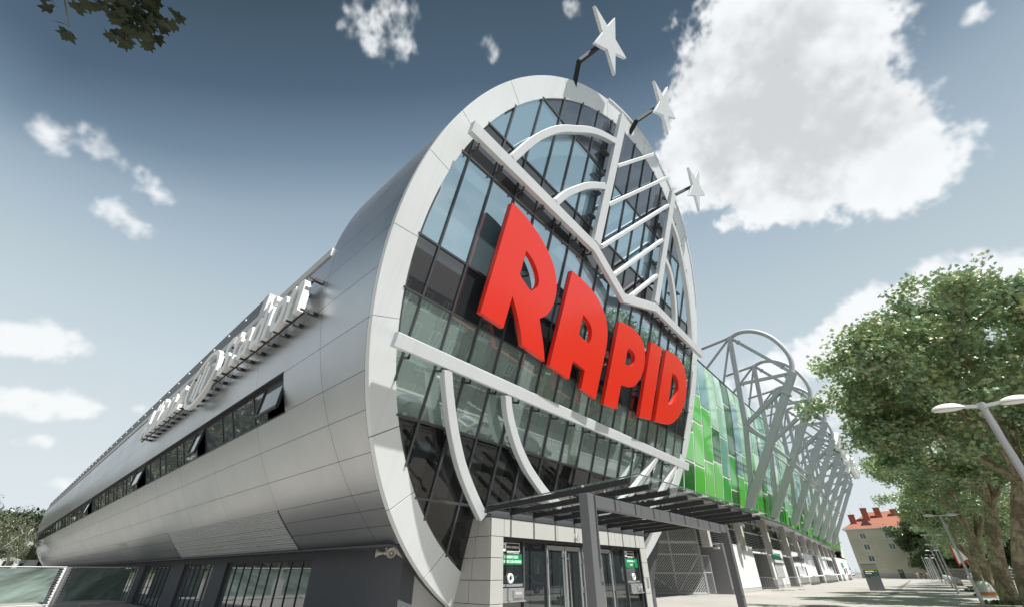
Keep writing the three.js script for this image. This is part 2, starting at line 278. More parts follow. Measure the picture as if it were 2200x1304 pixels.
// glass cells
const colX = []; for (let i = -1; i <= 18; i++) colX.push(4.68 + 0.962 * i);
const rowS = [-1.2, 1.6, 3.3, 6.15, 7.58, 10.47, 11.93, 14.6, 19];
const rowMat = ['smoke', 'smoke', 'clear', 'spandrel', 'coat', 'spandrel', 'coat', 'spandrelUp'];
{
  const R = rng(7);
  for (let i = 0; i + 1 < colX.length; i++) for (let j = 0; j + 1 < rowS.length; j++) {
    const w = 0.032; let poly = clipPoly([[colX[i] + w, rowS[j] + w], [colX[i + 1] - w, rowS[j] + w], [colX[i + 1] - w, rowS[j + 1] - w], [colX[i] + w, rowS[j + 1] - w]], innerPoly);
    if (poly.length < 3) continue; let A = 0; poly.forEach((p, k) => { const q = poly[(k + 1) % poly.length]; A += p[0] * q[1] - q[0] * p[1]; }); if (A < 0.08) continue;
    if (j < 2 && colX[i] > 8.1 && colX[i + 1] < 16.9 && rowS[j + 1] < 1.7) continue;      // behind the entrance porch
    const g = new THREE.ShapeGeometry(shapeOf(poly)); const cx = (colX[i] + colX[i + 1]) / 2, cs = (rowS[j] + rowS[j + 1]) / 2;
    g.translate(-cx, -cs, 0).rotateX((R() - 0.5) * 0.012).rotateY((R() - 0.5) * 0.014).translate(cx, cs, -0.03);
    part('glass_pane', onF(g), M[rowMat[j]], head);
  }
  for (const x of colX) { const [a, b] = spanV(x); if (b - a < 0.5) continue; part('mullion', box2(x - 0.027, x + 0.027, a, b, -0.15, 0.02), M.frame, head); part('mullion_fin', box2(x - 0.075, x + 0.075, Math.max(a, 1.65), Math.min(b, 6.1), -0.50, -0.155), M.black, head); }
  for (const s of rowS.slice(1, -1)) { const [a, b] = spanH(s); part('transom', box2(a, b, s - 0.027, s + 0.027, -0.14, 0.012), M.frame, head); if (s < 7) part('transom', box2(a, b, s - 0.05, s + 0.05, -0.40, -0.155), M.black, head); }
}
// interior behind the glass
{
  const fz = (y) => -9 + (y - EYE) * 0.33 - 0.75;
  const slab = (y0, y1, zb, m, nm) => { const [s0] = [(y0 + y1) / 2]; const [xa, xb] = spanH((s0 - EYE) / cL); const zf = fz(y0); return part(nm, bx(xa + 0.35, xb - 0.35, y0, y1, zb, zf), m, head); };
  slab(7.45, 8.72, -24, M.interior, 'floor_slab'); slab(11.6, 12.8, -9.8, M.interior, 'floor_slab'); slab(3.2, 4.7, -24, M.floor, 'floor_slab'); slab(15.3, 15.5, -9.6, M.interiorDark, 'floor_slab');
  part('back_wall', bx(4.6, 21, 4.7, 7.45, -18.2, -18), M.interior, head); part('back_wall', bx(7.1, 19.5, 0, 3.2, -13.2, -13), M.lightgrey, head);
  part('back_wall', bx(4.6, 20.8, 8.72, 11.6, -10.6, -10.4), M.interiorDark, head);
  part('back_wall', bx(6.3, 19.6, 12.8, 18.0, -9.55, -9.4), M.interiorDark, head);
  for (let x = 7.1; x < 20.5; x += 3.3) part('column', rod(V(x, 4.7, -10.2), V(x, 7.45, -10.2), 0.17, 16), M.white, head);
  for (let x = 5.4; x < 20; x += 1.2) part('wall_panel', bx(x, x + 0.8, 5.0, 7.0, -17.95, -17.98), std([0.30, 0.30, 0.20], 0.8), head);
  for (let x = 6; x < 20; x += 2.6) part('ceiling_panel', bx(x, x + 1.7, 7.36, 7.44, -11.6, -10.0), M.white, head);
  for (const [x0, x1] of [[10.6, 10.6], [13.2, 13.2], [16.0, 16.0]]) part('steel_post', beam(fp(x0, 8.4, -1.0), fp(x1, 17.1, -1.0), 0.34, 0.34), M.frameDark, head);
  for (let k = 0; k < 6; k++) part('stair_brace', beam(fp(6.4 + k * 2.1, 3.2, -1.6), fp(8.8 + k * 2.1, 0.9, -2.2), 0.10, 0.16), M.frameDark, head);
  for (let k = 0; k < 3; k++) part('pendant_lamp', new THREE.SphereGeometry(0.16, 16, 12).translate(5.5 + (k % 2) * 0.35, 6.1 - 0.2 * (k % 2), -9.6 - 0.25 * k), M.white, head);
}
// tube skin
function secAt(t) { const q = ringP(RO, t); return [q[0], EYE + q[1] * cL]; }
const LEFT = []; for (let i = 0; i <= 2000; i++) { const t = Math.PI * 1.5 - i / 2000 * Math.PI; LEFT.push([t, ...secAt(t)]); }      // bottom (3pi/2) up the left to the top (pi/2)
function tOfY(y) { let b = LEFT[0]; for (const q of LEFT) if (Math.abs(q[2] - y) < Math.abs(b[2] - y)) b = q; return b[0]; }
const xOfY = (y) => secAt(tOfY(y))[0];
function skinPanel(t0, t1, z0, z1, d = 0, N = 6, toRing = false) {    // z0 is far, z1 near
  const pos = [], P = (t, near) => { const q = secAt(t), c = [RC[0], EYE + RC[1] * cL]; const L = Math.hypot(q[0] - c[0], q[1] - c[1]); let z = near ? z1 : z0; if (near && toRing) z = -9 + (q[1] - EYE) * 0.33 - 0.165; let k = 1 + d / L; const end = Math.max(0, -97 - z) / 5; if (end > 0) k *= Math.sqrt(Math.max(0.0, 1 - Math.min(1, end) ** 2)) * 0.35 + 0.65; return [c[0] + (q[0] - c[0]) * k, c[1] + (q[1] - c[1]) * k, z]; };
  for (let i = 0; i < N; i++) { const a = lerp(t0, t1, i / N), b = lerp(t0, t1, (i + 1) / N), A = P(a, 0), B = P(b, 0), E = P(a, 1), F = P(b, 1); pos.push(...A, ...F, ...E, ...A, ...B, ...F); }
  const g = new THREE.BufferGeometry(); g.setAttribute('position', new THREE.BufferAttribute(new Float32Array(pos), 3));
  // smooth normals around the curve
  const nor = new Float32Array(pos.length), c = [RC[0], EYE + RC[1] * cL]; g.computeVertexNormals(); const fn = g.attributes.normal.array;
  for (let i = 0; i < N; i++) { const mid = [fn[i * 18], fn[i * 18 + 1], fn[i * 18 + 2]], pr = i ? [fn[i * 18 - 18], fn[i * 18 - 17], fn[i * 18 - 16]] : mid, nx = i < N - 1 ? [fn[i * 18 + 18], fn[i * 18 + 19], fn[i * 18 + 20]] : mid; const na = mid.map((v, k) => v + pr[k]), nb = mid.map((v, k) => v + nx[k]); const nn = (v) => { const l = Math.hypot(...v); return v.map((q) => q / l); }; const a = nn(na), b = nn(nb); [a, b, a, a, b, b].forEach((v, k) => nor.set(v, (i * 6 + k) * 3)); }
  g.setAttribute('normal', new THREE.BufferAttribute(nor, 3)); return g;
}
{
  const R = rng(11), dt = 0.0006, dz = 0.006;
  const ys = [2.17, 2.54, 2.86, 3.2, 3.91, 4.70, 5.47, 6.55, 7.68, 8.7, 9.56];
  const zs = [-9.8]; for (let z = -13.98; z > -101; z -= 4.16) zs.push(z); zs.push(-102);
  for (let k = 0; k + 1 < ys.length; k++) {
    const t0 = tOfY(ys[k]) - dt, t1 = tOfY(ys[k + 1]) + dt;
    part('skin_panel', skinPanel(t0, t1, -9.8 + dz, 0, 0, 5, true), R() > 0.5 ? M.skin : M.skinB, head);
    for (let q = 0; q + 1 < zs.length; q++) {
      const zn = zs[q], zf = zs[q + 1];
      if (k < 3 && zn < -13.9 && zf > -26.6) continue;                    // louvre
      if (k === 6) { if (q === 0) part('skin_panel', skinPanel(t0, t1, -11.98, -9.8 - dz), M.skin, head); else if (zf < -100) part('skin_panel', skinPanel(t0, t1, zf, -98.9), M.skin, head); continue; }
      part('skin_panel', skinPanel(t0, t1, zf + dz, zn - dz), R() > 0.5 ? M.skin : M.skinB, head);
    }
  }
  // upper part of the head, over the top and down the right side
  const tops = [9.56, 10.7, 11.9, 13.1, 14.3, 15.4, 16.4, 17.3, 18.1, 18.7]; let last = 0;
  for (let k = 0; k + 1 < tops.length; k++) { part('skin_panel', skinPanel(tOfY(tops[k]) - dt, tOfY(tops[k + 1]) + dt, -10.15, 0, 0, 5, true), R() > 0.5 ? M.skin : M.skinB, head); last = tOfY(tops[k + 1]); }
  const steps = 16, end = -0.95; for (let k = 0; k < steps; k++) { const a = lerp(last, end, k / steps), b = lerp(last, end, (k + 1) / steps); part('skin_panel', skinPanel(a - dt, b + dt, -10.15, 0, 0, 5, true), R() > 0.5 ? M.skin : M.skinB, head); }
  // dark lining just under the panels closes the joints
  part('skin_lining', [skinPanel(tOfY(2.19), -0.93, -10.1, 0, -0.05, 90, true), skinPanel(tOfY(2.19), tOfY(5.45), -101.8, -9.9, -0.05, 24), skinPanel(tOfY(6.57), tOfY(9.55), -101.8, -9.9, -0.05, 20)], M.dark, head);
  const sec = []; for (let q = 0; q <= 80; q++) sec.push(secAt(lerp(tOfY(9.5), -0.2, q / 80)));
  part('head_back_wall', prism(sec.map((p) => [p[0] + (p[0] < RC[0] ? 0.06 : -0.06), p[1] - 0.06]).reverse(), 0.2).translate(0, 0, -10.3), M.skinB, head);
  // window strip
  const g0 = xOfY(5.47), g1 = xOfY(6.55); const inP = (y, d) => xOfY(y) + d;
  part('window_reveal', [beam(V(g0 + 0.16, 5.455, -11.98), V(g0 + 0.16, 5.455, -99), 0.36, 0.03), beam(V(g1 + 0.16, 6.56, -11.98), V(g1 + 0.16, 6.56, -99), 0.36, 0.03), prism([[g0 + 0.01, 5.46], [g0 + 0.7, 5.46], [g1 + 0.7, 6.56], [g1 + 0.01, 6.56]], 0.03).translate(0, 0, -11.985)], M.frameDark, head);
  part('core_wall', bx(4.9, 21.5, 4.9, 9.4, -98, -12.2), M.interiorDark, head);
  let z = -12.02, n = 0; const mk = (w, open) => {
    const x0 = g0 + 0.20, x1 = g1 + 0.14, za = z, zb = z - w, fr = [];
    const q = (y, dx = 0) => lerp(x0, x1, (y - 5.47) / 1.08) + dx; const tilt = open ? -0.42 : 0;
    const A = V(q(5.50, tilt), open ? 5.60 : 5.50, za - 0.03), B = V(q(5.50, tilt), open ? 5.60 : 5.50, zb + 0.03), E = V(q(6.5), 6.5, za - 0.03), F = V(q(6.5), 6.5, zb + 0.03);
    const t = open ? 0.075 : 0.055; fr.push(beam(A, B, t, t), beam(E, F, t, t), beam(A, E, t, t), beam(B, F, t, t));
    const f = part('window', fr, M.frameDark, head, open ? { label: 'window tilted open at the bottom' } : {});
    const g = new THREE.BufferGeometry(); g.setAttribute('position', new THREE.BufferAttribute(new Float32Array([A, F, E, A, B, F].flatMap((v) => [v.x, v.y, v.z])), 3)); g.computeVertexNormals(); part('pane', g, M.mirror, f); z = zb; n++;
  };
  const opens = new Set([0, 5, 12, 24]); let k = 0; while (z > -98.2) { mk(k % 2 ? 1.03 : (k === 0 ? 1.55 : 1.95), opens.has(k)); k++; }
  part('window_reveal', prism([[g0 + 0.01, 5.46], [g0 + 0.7, 5.46], [g1 + 0.7, 6.56], [g1 + 0.01, 6.56]], 0.04).translate(0, 0, z - 0.06), M.white, head);
  // louvre under the belly
  for (let q = 0; q < 17; q++) { const y0 = 2.22 + q * 0.059, y1 = y0 + 0.02; part('louvre_slat', beam(V(xOfY(y0) - 0.01, y0, -14.05), V(xOfY(y0) - 0.01, y0, -26.3), 0.06, 0.03, V(0.55, 0.83, 0)), M.lightgrey, head); }
  for (let q = 0; q < 5; q++) part('vent_slat', beam(V(xOfY(2.9 + q * 0.06) - 0.012, 2.9 + q * 0.06, -36), V(xOfY(2.9 + q * 0.06) - 0.012, 2.9 + q * 0.06, -38), 0.04, 0.02), M.alu, head);
  // underside and ground storey wall
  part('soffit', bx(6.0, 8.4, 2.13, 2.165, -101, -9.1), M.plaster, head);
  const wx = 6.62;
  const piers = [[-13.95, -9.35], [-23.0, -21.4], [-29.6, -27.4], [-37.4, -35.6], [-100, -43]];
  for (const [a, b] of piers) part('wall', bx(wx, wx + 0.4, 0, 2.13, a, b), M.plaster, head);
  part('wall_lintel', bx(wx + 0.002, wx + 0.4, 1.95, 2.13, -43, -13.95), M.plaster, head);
  const bays = [[-13.95, -21.4, 9], [-23.0, -27.4, 6], [-29.6, -35.6, 7], [-37.4, -43, 6]];
  for (const [a, b, m] of bays) { for (let q = 0; q < m; q++) { const za = lerp(a, b, q / m), zb = lerp(a, b, (q + 1) / m); const f = part('shop_window', [bx(wx + 0.10, wx + 0.16, 0, 1.95, za, za - 0.035), bx(wx + 0.10, wx + 0.16, 1.9, 1.95, za - 0.036, zb), bx(wx + 0.10, wx + 0.16, 0, 0.09, za - 0.036, zb)], M.black, head); part('pane', bx(wx + 0.125, wx + 0.135, 0.09, 1.9, za - 0.036, zb), M.mirror, f); } part('shop_reveal', bx(wx + 0.12, wx + 0.42, 0, 1.94, b - 0.06, b - 0.001), M.black, head); }
  part('shop_floor_block', bx(wx + 1.2, 20, 0, 2.1, -100, -13.4), M.interiorDark, head);
  // eave and roof edge over the tube
  const ex = xOfY(9.56);
  part('slot_window', bx(ex + 0.22, ex + 0.26, 9.5, 9.72, -99, -10.25), M.mirror, head);
  for (let zz = -14.4; zz > -98; zz -= 4.16) part('slot_post', bx(ex + 0.16, ex + 0.28, 9.55, 9.71, zz - 0.06, zz + 0.06), M.frameDark, head);
  part('gutter', bx(ex - 0.02, ex + 0.45, 9.69, 9.99, -99.5, -10.16), M.lightgrey, head);
  part('roof_parapet', bx(ex + 0.0, ex + 0.25, 9.995, 10.78, -97, -15.5), M.steelDark, head);
  part('roof_end_box', bx(ex - 0.005, ex + 0.9, 9.995, 10.84, -15.9, -15.4), M.lightgrey, head);
  for (let q = 0; q < 40; q++) part('parapet_stud', new THREE.SphereGeometry(0.05, 8, 6).translate(ex - 0.01, 10.48, -17.5 - q * 1.95), M.white, head);
  for (const zz of [-23, -30, -42, -60]) part('roof_hatch', bx(ex + 0.3, ex + 1.3, 10.3, 11.2, zz - 1.2, zz), M.steel, head);
  part('flat_roof', bx(ex + 0.26, 22, 10.0, 10.07, -100, -10.32), M.steelDark, head);
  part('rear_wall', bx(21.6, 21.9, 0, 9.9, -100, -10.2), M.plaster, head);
  // leaning base panels left and right under the ring
  const low = []; for (let q = 0; q <= 20; q++) { const t = lerp(3.83, 4.45, q / 20); low.push(ringP(RO, t, 0.05)); }
  part('base_panel', onF(prism([[6.66, -1.69]].concat(low.reverse().filter((p) => p[1] > -1.69)).concat([[6.66, 0.6]]), 0.3).translate(0, 0, -0.72)), M.lightgrey, head);
  const low2 = []; for (let q = 0; q <= 20; q++) { const t = lerp(-1.15, -0.72, q / 20); low2.push(ringP(RO, t, 0.05)); }
  part('base_panel', onF(prism([[17.2, -1.69], [20.6, -1.69], [20.6, 1.2]].concat(low2.reverse().filter((p) => p[1] > -1.69)), 0.3).translate(0, 0, -0.72)), M.plaster, head);
}

// ------------------------------------------------------------------ white lattice over the glass
{
  const t = thing('crest_lattice', 'white metal lattice of bars and arcs fixed in front of the oval glass', 'facade lattice', [12.9, 0, -9]);
  const rib = (p, w, n0, n1, name) => {
    const L = [], Rr = []; for (let i = 0; i < p.length; i++) { const a = p[Math.max(0, i - 1)], b = p[Math.min(p.length - 1, i + 1)], q = p[i]; let d1 = i ? [q[0] - a[0], q[1] - a[1]] : [b[0] - q[0], b[1] - q[1]], d2 = i < p.length - 1 ? [b[0] - q[0], b[1] - q[1]] : d1; const u = (d) => { const l = Math.hypot(...d); return [d[0] / l, d[1] / l]; }; d1 = u(d1); d2 = u(d2); const m = u([d1[0] + d2[0], d1[1] + d2[1]]), k = w / 2 / Math.max(0.5, m[0] * d1[0] + m[1] * d1[1]); L.push([q[0] - m[1] * k, q[1] + m[0] * k]); Rr.push([q[0] + m[1] * k, q[1] - m[0] * k]); }
    return part(name, onF(prism(Rr.concat(L.reverse()), n1 - n0, 0.012).translate(0, 0, n0)), M.bar, t);
  };
  const curve = (p) => new THREE.CatmullRomCurve3(p.map((q) => V(q[0], q[1], 0)), false, 'centripetal').getPoints(22).map((q) => [q.x, q.y]);
  rib([[4.27, 11.0], [10.48, 10.93], [12.95, 10.05], [15.6, 10.87], [21.42, 10.8]], 0.37, 0.23, 0.42, 'main_bar');
  rib([[4.17, 4.82], [21.07, 4.81]], 0.34, 0.23, 0.42, 'main_bar');
  rib([[10.68, 17.36], [10.53, 11.14]], 0.43, 0.235, 0.425, 'upright_bar'); rib([[15.78, 17.22], [15.6, 11.10]], 0.43, 0.235, 0.425, 'upright_bar');
  for (const d of [[[10.90, 14.98], [13.4, 17.66]], [[10.82, 13.05], [14.89, 17.46]], [[10.90, 11.2], [15.50, 16.29]], [[12.03, 10.6], [15.40, 14.26]], [[13.53, 10.43], [15.36, 12.35]]]) rib(d, 0.15, 0.22, 0.41, 'diagonal_bar');
  rib(curve([[5.84, 11.20], [6.42, 12.4], [6.96, 13.22], [7.5, 13.84], [8.12, 14.38], [8.83, 14.98], [9.55, 15.44], [10.47, 15.88]]), 0.25, 0.20, 0.41, 'arc');
  rib(curve([[8.02, 11.18], [8.4, 11.80], [8.82, 12.29], [9.26, 12.76], [9.76, 13.17], [10.36, 13.58]]), 0.25, 0.20, 0.41, 'arc');
  rib(curve([[15.95, 15.75], [16.78, 15.33], [17.47, 14.72], [18.2, 13.95], [18.95, 12.95], [19.55, 11.9], [19.95, 11.0]]), 0.24, 0.20, 0.41, 'arc');
  rib(curve([[15.80, 13.55], [16.3, 13.36], [16.75, 13.05], [17.26, 12.38], [17.6, 11.75], [17.85, 11.02]]), 0.24, 0.20, 0.41, 'arc');
  rib(curve([[5.74, 4.64], [5.92, 4.25], [6.13, 3.85], [6.36, 3.44], [6.66, 2.98], [6.98, 2.55], [7.40, 2.10], [7.85, 1.68], [8.15, 1.42]]), 0.25, 0.20, 0.41, 'arc');
  rib(curve([[7.95, 4.64], [8.12, 4.28], [8.38, 3.90], [8.85, 3.38], [9.41, 2.92], [10.01, 2.56], [10.6, 2.26], [11.4, 2.0]]), 0.25, 0.20, 0.41, 'arc');
  rib(curve([[17.6, 4.63], [17.25, 4.25], [16.84, 3.86], [16.07, 3.16], [15.31, 2.63], [14.4, 2.2], [13.6, 1.98]]), 0.24, 0.20, 0.41, 'arc');
  rib(curve([[19.65, 4.63], [19.4, 4.3], [19.08, 3.95], [18.61, 3.34], [18.2, 2.78], [17.7, 2.25], [17.2, 1.8], [16.6, 1.4]]), 0.24, 0.20, 0.41, 'arc');
  for (const x of colX) { if (x < 4.5 || x > 20.8) continue; for (const s of [4.81, x > 10.5 && x < 15.6 ? null : 10.9]) { if (s === null) continue; part('bracket', [box2(x - 0.02, x + 0.02, s - 0.28, s - 0.22, 0.02, 0.30), box2(x - 0.02, x + 0.02, s - 0.28, s - 0.1, 0.26, 0.30)], M.frame, t); } }
  for (const [x, ss] of [[10.44, [12.2, 13.3, 14.2, 15.2, 16.2]], [15.5, [12, 13, 14, 15, 16]], [18.2, [12.8]], [16.5, [13.6]]]) for (const s of ss) part('bracket', box2(x - 0.35, x, s - 0.02, s + 0.03, 0.02, 0.24), M.frame, t);
}
// red letters
{
  const t = thing('team_name_sign', 'large red capital letters RAPID mounted across the oval glass front', 'letter sign', [13, 0, -8]);
  const LT = [
    [[[6.10, 9.74, 1], [6.33, 9.73], [6.66, 9.69], [7.14, 9.57], [7.57, 9.42], [8.0, 9.19], [8.35, 8.92], [8.57, 8.65], [8.69, 8.40], [8.75, 8.12], [8.73, 7.81], [8.65, 7.53], [8.51, 7.29], [8.27, 7.09, 1], [8.43, 6.82], [8.70, 6.39], [8.90, 5.96, 1], [7.82, 6.07, 1], [7.61, 6.43], [7.32, 6.83], [6.99, 7.21, 1], [6.97, 6.23, 1], [6.06, 6.29, 1]], [[7.05, 8.74, 1], [7.32, 8.66], [7.57, 8.51], [7.78, 8.31], [7.88, 8.12], [7.87, 7.96], [7.78, 7.80], [7.63, 7.68, 1], [7.32, 7.79], [7.04, 7.92, 1]]],
    [[[9.26, 9.25, 1], [9.9, 9.24], [10.45, 9.18], [10.90, 9.06], [11.32, 8.86], [11.66, 8.57], [11.87, 8.24], [11.97, 7.88], [11.99, 7.55], [11.97, 7.18, 1], [11.89, 5.63, 1], [10.96, 5.73, 1], [10.97, 6.39, 1], [10.24, 6.46, 1], [10.23, 5.82, 1], [9.16, 5.92, 1]], [[10.27, 8.15, 1], [10.59, 8.07], [10.84, 7.94], [10.97, 7.76], [10.99, 7.51], [10.94, 7.29, 1], [10.25, 7.38, 1]]],
    [[[12.55, 8.86, 1], [13.15, 8.98], [13.72, 9.01], [14.29, 8.92], [14.68, 8.69], [14.87, 8.35], [14.93, 7.90], [14.83, 7.46], [14.61, 7.10], [14.32, 6.84], [14.0, 6.71], [13.39, 6.62, 1], [13.36, 5.67, 1], [12.44, 5.61, 1]], [[13.44, 8.13, 1], [13.69, 8.16], [13.96, 8.11], [14.09, 7.99], [14.10, 7.80], [13.97, 7.60], [13.74, 7.48], [13.41, 7.45, 1]]],
    [[[15.25, 9.10, 1], [16.27, 9.18, 1], [16.13, 5.94, 1], [15.12, 5.82, 1]]],
    [[[16.72, 9.27, 1], [17.58, 9.38], [18.32, 9.33], [18.90, 9.07], [19.23, 8.62], [19.34, 8.03], [19.22, 7.43], [18.9, 6.87], [18.41, 6.44], [17.89, 6.19], [17.27, 6.07], [16.5, 5.99, 1]], [[17.58, 8.50, 1], [17.99, 8.48], [18.29, 8.31], [18.41, 8.01], [18.28, 7.62], [18.03, 7.24], [17.8, 7.07], [17.52, 7.0, 1]]],
  ];
  for (const [o, h] of LT) { const l = part('letter', onF(prism(outline(o), 0.17, 0.012, h ? [outline(h)] : []).translate(0, 0, 0.44)), M.red, t); part('letter_back', onF(prism(outline(o), 0.012, 0, h ? [outline(h)] : []).translate(0, 0, 0.425)), M.black, l); }
  const cb = []; for (let x = 6.6; x < 19.3; x += 0.962) cb.push([x, 6.9], [x, 8.2]);
  for (const [x, s] of cb) part('bracket', box2(x - 0.02, x + 0.02, s - 0.025, s + 0.025, 0.02, 0.435), M.frameDark, t);
}
// three stars
{
  const mk = (cx, cs, arm, label) => {
    const base = fp(arm[0][0], arm[0][1], -0.1), t = thing('star_emblem', label, 'star', [base.x, base.y, base.z], 0);
    const pts = []; for (let k = 0; k < 10; k++) { const r = k % 2 ? 0.53 : 1.30, a = Math.PI / 2 + k * Math.PI / 5; pts.push([cx + r * Math.cos(a), cs + r * Math.sin(a)]); }
    part('star', onF(prism(pts, 0.13, 0.01).translate(0, 0, 0.44)), M.bar, t);
    const P = arm.map((q, k) => fp(q[0], q[1], [-0.1, 0.25, 0.36][k])); part('arm', [beam(P[0], P[1], 0.16, 0.12), beam(P[1], P[2], 0.16, 0.12), rod(P[1].clone().add(V(0, 0, -0.06)), P[1].clone().add(V(0, 0, 0.06)), 0.085, 10)], M.arm ?? (M.arm = std([0.015, 0.016, 0.018], 0.85)), t);
    part('mounting_box', onF(rbx(cx - 0.32, cx + 0.32, cs - 0.22, cs + 0.1, 0.36, 0.44, 0.02)), M.steelDark, t);
  };
  mk(8.58, 19.25, [[7.95, 16.45], [7.55, 17.15], [8.35, 18.85]], 'highest white star on a bent arm above the crown of the ring');
  mk(13.37, 20.45, [[11.85, 17.6], [11.76, 18.2], [12.95, 20.05]], 'middle one of the three white stars on arms over the ring');
  mk(17.9, 19.05, [[16.1, 17.2], [16.19, 17.44], [17.6, 18.95]], 'lowest and rightmost white star on an arm beside the ring');
}

const font = await new FontLoader().loadAsync('fonts/droid/droid_sans_bold.typeface.json');
function words(text, h, depth, width) { const g = new TextGeometry(text, { font, size: h, depth, curveSegments: 6, bevelEnabled: true, bevelThickness: 0.02, bevelSize: 0.015, bevelSegments: 1 }); g.computeBoundingBox(); const b = g.boundingBox; g.translate(-b.min.x, 0, 0); if (width) g.scale(width / (b.max.x - b.min.x), 1, 1); return g; }
// a word split into one geometry per letter, spread over the given width
function letters(text, h, depth, width) { const parts = [], adv = []; let x = 0; for (const ch of text) { const g = new TextGeometry(ch, { font, size: h, depth, curveSegments: 6, bevelEnabled: true, bevelThickness: 0.02, bevelSize: 0.012, bevelSegments: 1 }); g.computeBoundingBox(); const b = g.boundingBox; g.translate(-b.min.x, 0, 0); parts.push(g); adv.push(x); x += (b.max.x - b.min.x) + h * 0.13; } const k = width / (x - h * 0.13); return parts.map((g, i) => g.translate(adv[i], 0, 0).scale(k, 1, 1)); }
function roundLogo(r, depth, k = 1) {       // ring with three upright strokes
  const o = [], i = []; for (let q = 0; q < 40; q++) { const a = q / 40 * 2 * Math.PI; o.push([r * Math.cos(a) * k, r * Math.sin(a)]); i.push([r * 0.84 * Math.cos(a) * k, r * 0.84 * Math.sin(a)]); }
  const st = (x, y0, y1) => prism([[x - 0.09 * r * k, y0 * r], [x + 0.09 * r * k, y0 * r], [x + 0.09 * r * k, y1 * r], [x - 0.09 * r * k, (y1 + 0.12) * r]], depth, 0.01);
  return [prism(o, depth, 0.01, [i]), st(-0.32 * r * k, -0.6, 0.3), st(0, -0.78, 0.62), st(0.32 * r * k, -0.6, 0.3)];
}
// sign along the side of the tube
{
  const t = thing('stadium_name_sign', 'white letters Allianz Stadion standing off the side of the silver tube', 'letter sign', [3, 7.5, -20]);
  const place = (g) => g.rotateY(-Math.PI / 2);           // text runs towards +z, face to -x
  const y0 = 7.62, xf = 2.98;
  letters('Allianz', 1.42, 0.15, 7.4).forEach((g) => part('letter', place(g).translate(xf + 0.16, y0, -29.1), M.white, t));
  letters('Stadion', 1.42, 0.15, 6.5).forEach((g) => part('letter', place(g).translate(xf + 0.16, y0, -16.75), M.white, t));
  part('round_emblem', roundLogo(1.18, 0.15, 1.55).map((g) => place(g).translate(xf + 0.16, y0 + 0.62, -19.2)), M.white, t);
  part('rail', [bx(3.13, 3.18, y0 - 0.04, y0, -29.2, -10.2), bx(3.13, 3.18, y0 + 1.0, y0 + 1.05, -29.2, -10.2)], M.frameDark, t);
  for (let k = 0; k < 22; k++) for (const y of [y0 - 0.03, y0 + 1.0]) { const z = -10.1 - k * 0.87; if (z < -29.2) break; part('bracket', [bx(3.0, xOfY(y) + 0.03, y - 0.025, y + 0.025, z - 0.025, z + 0.025), bx(xOfY(y) - 0.24, xOfY(y) + 0.02, y - 0.05, y + 0.05, z - 0.05, z + 0.05)], M.frameDark, t); }
}

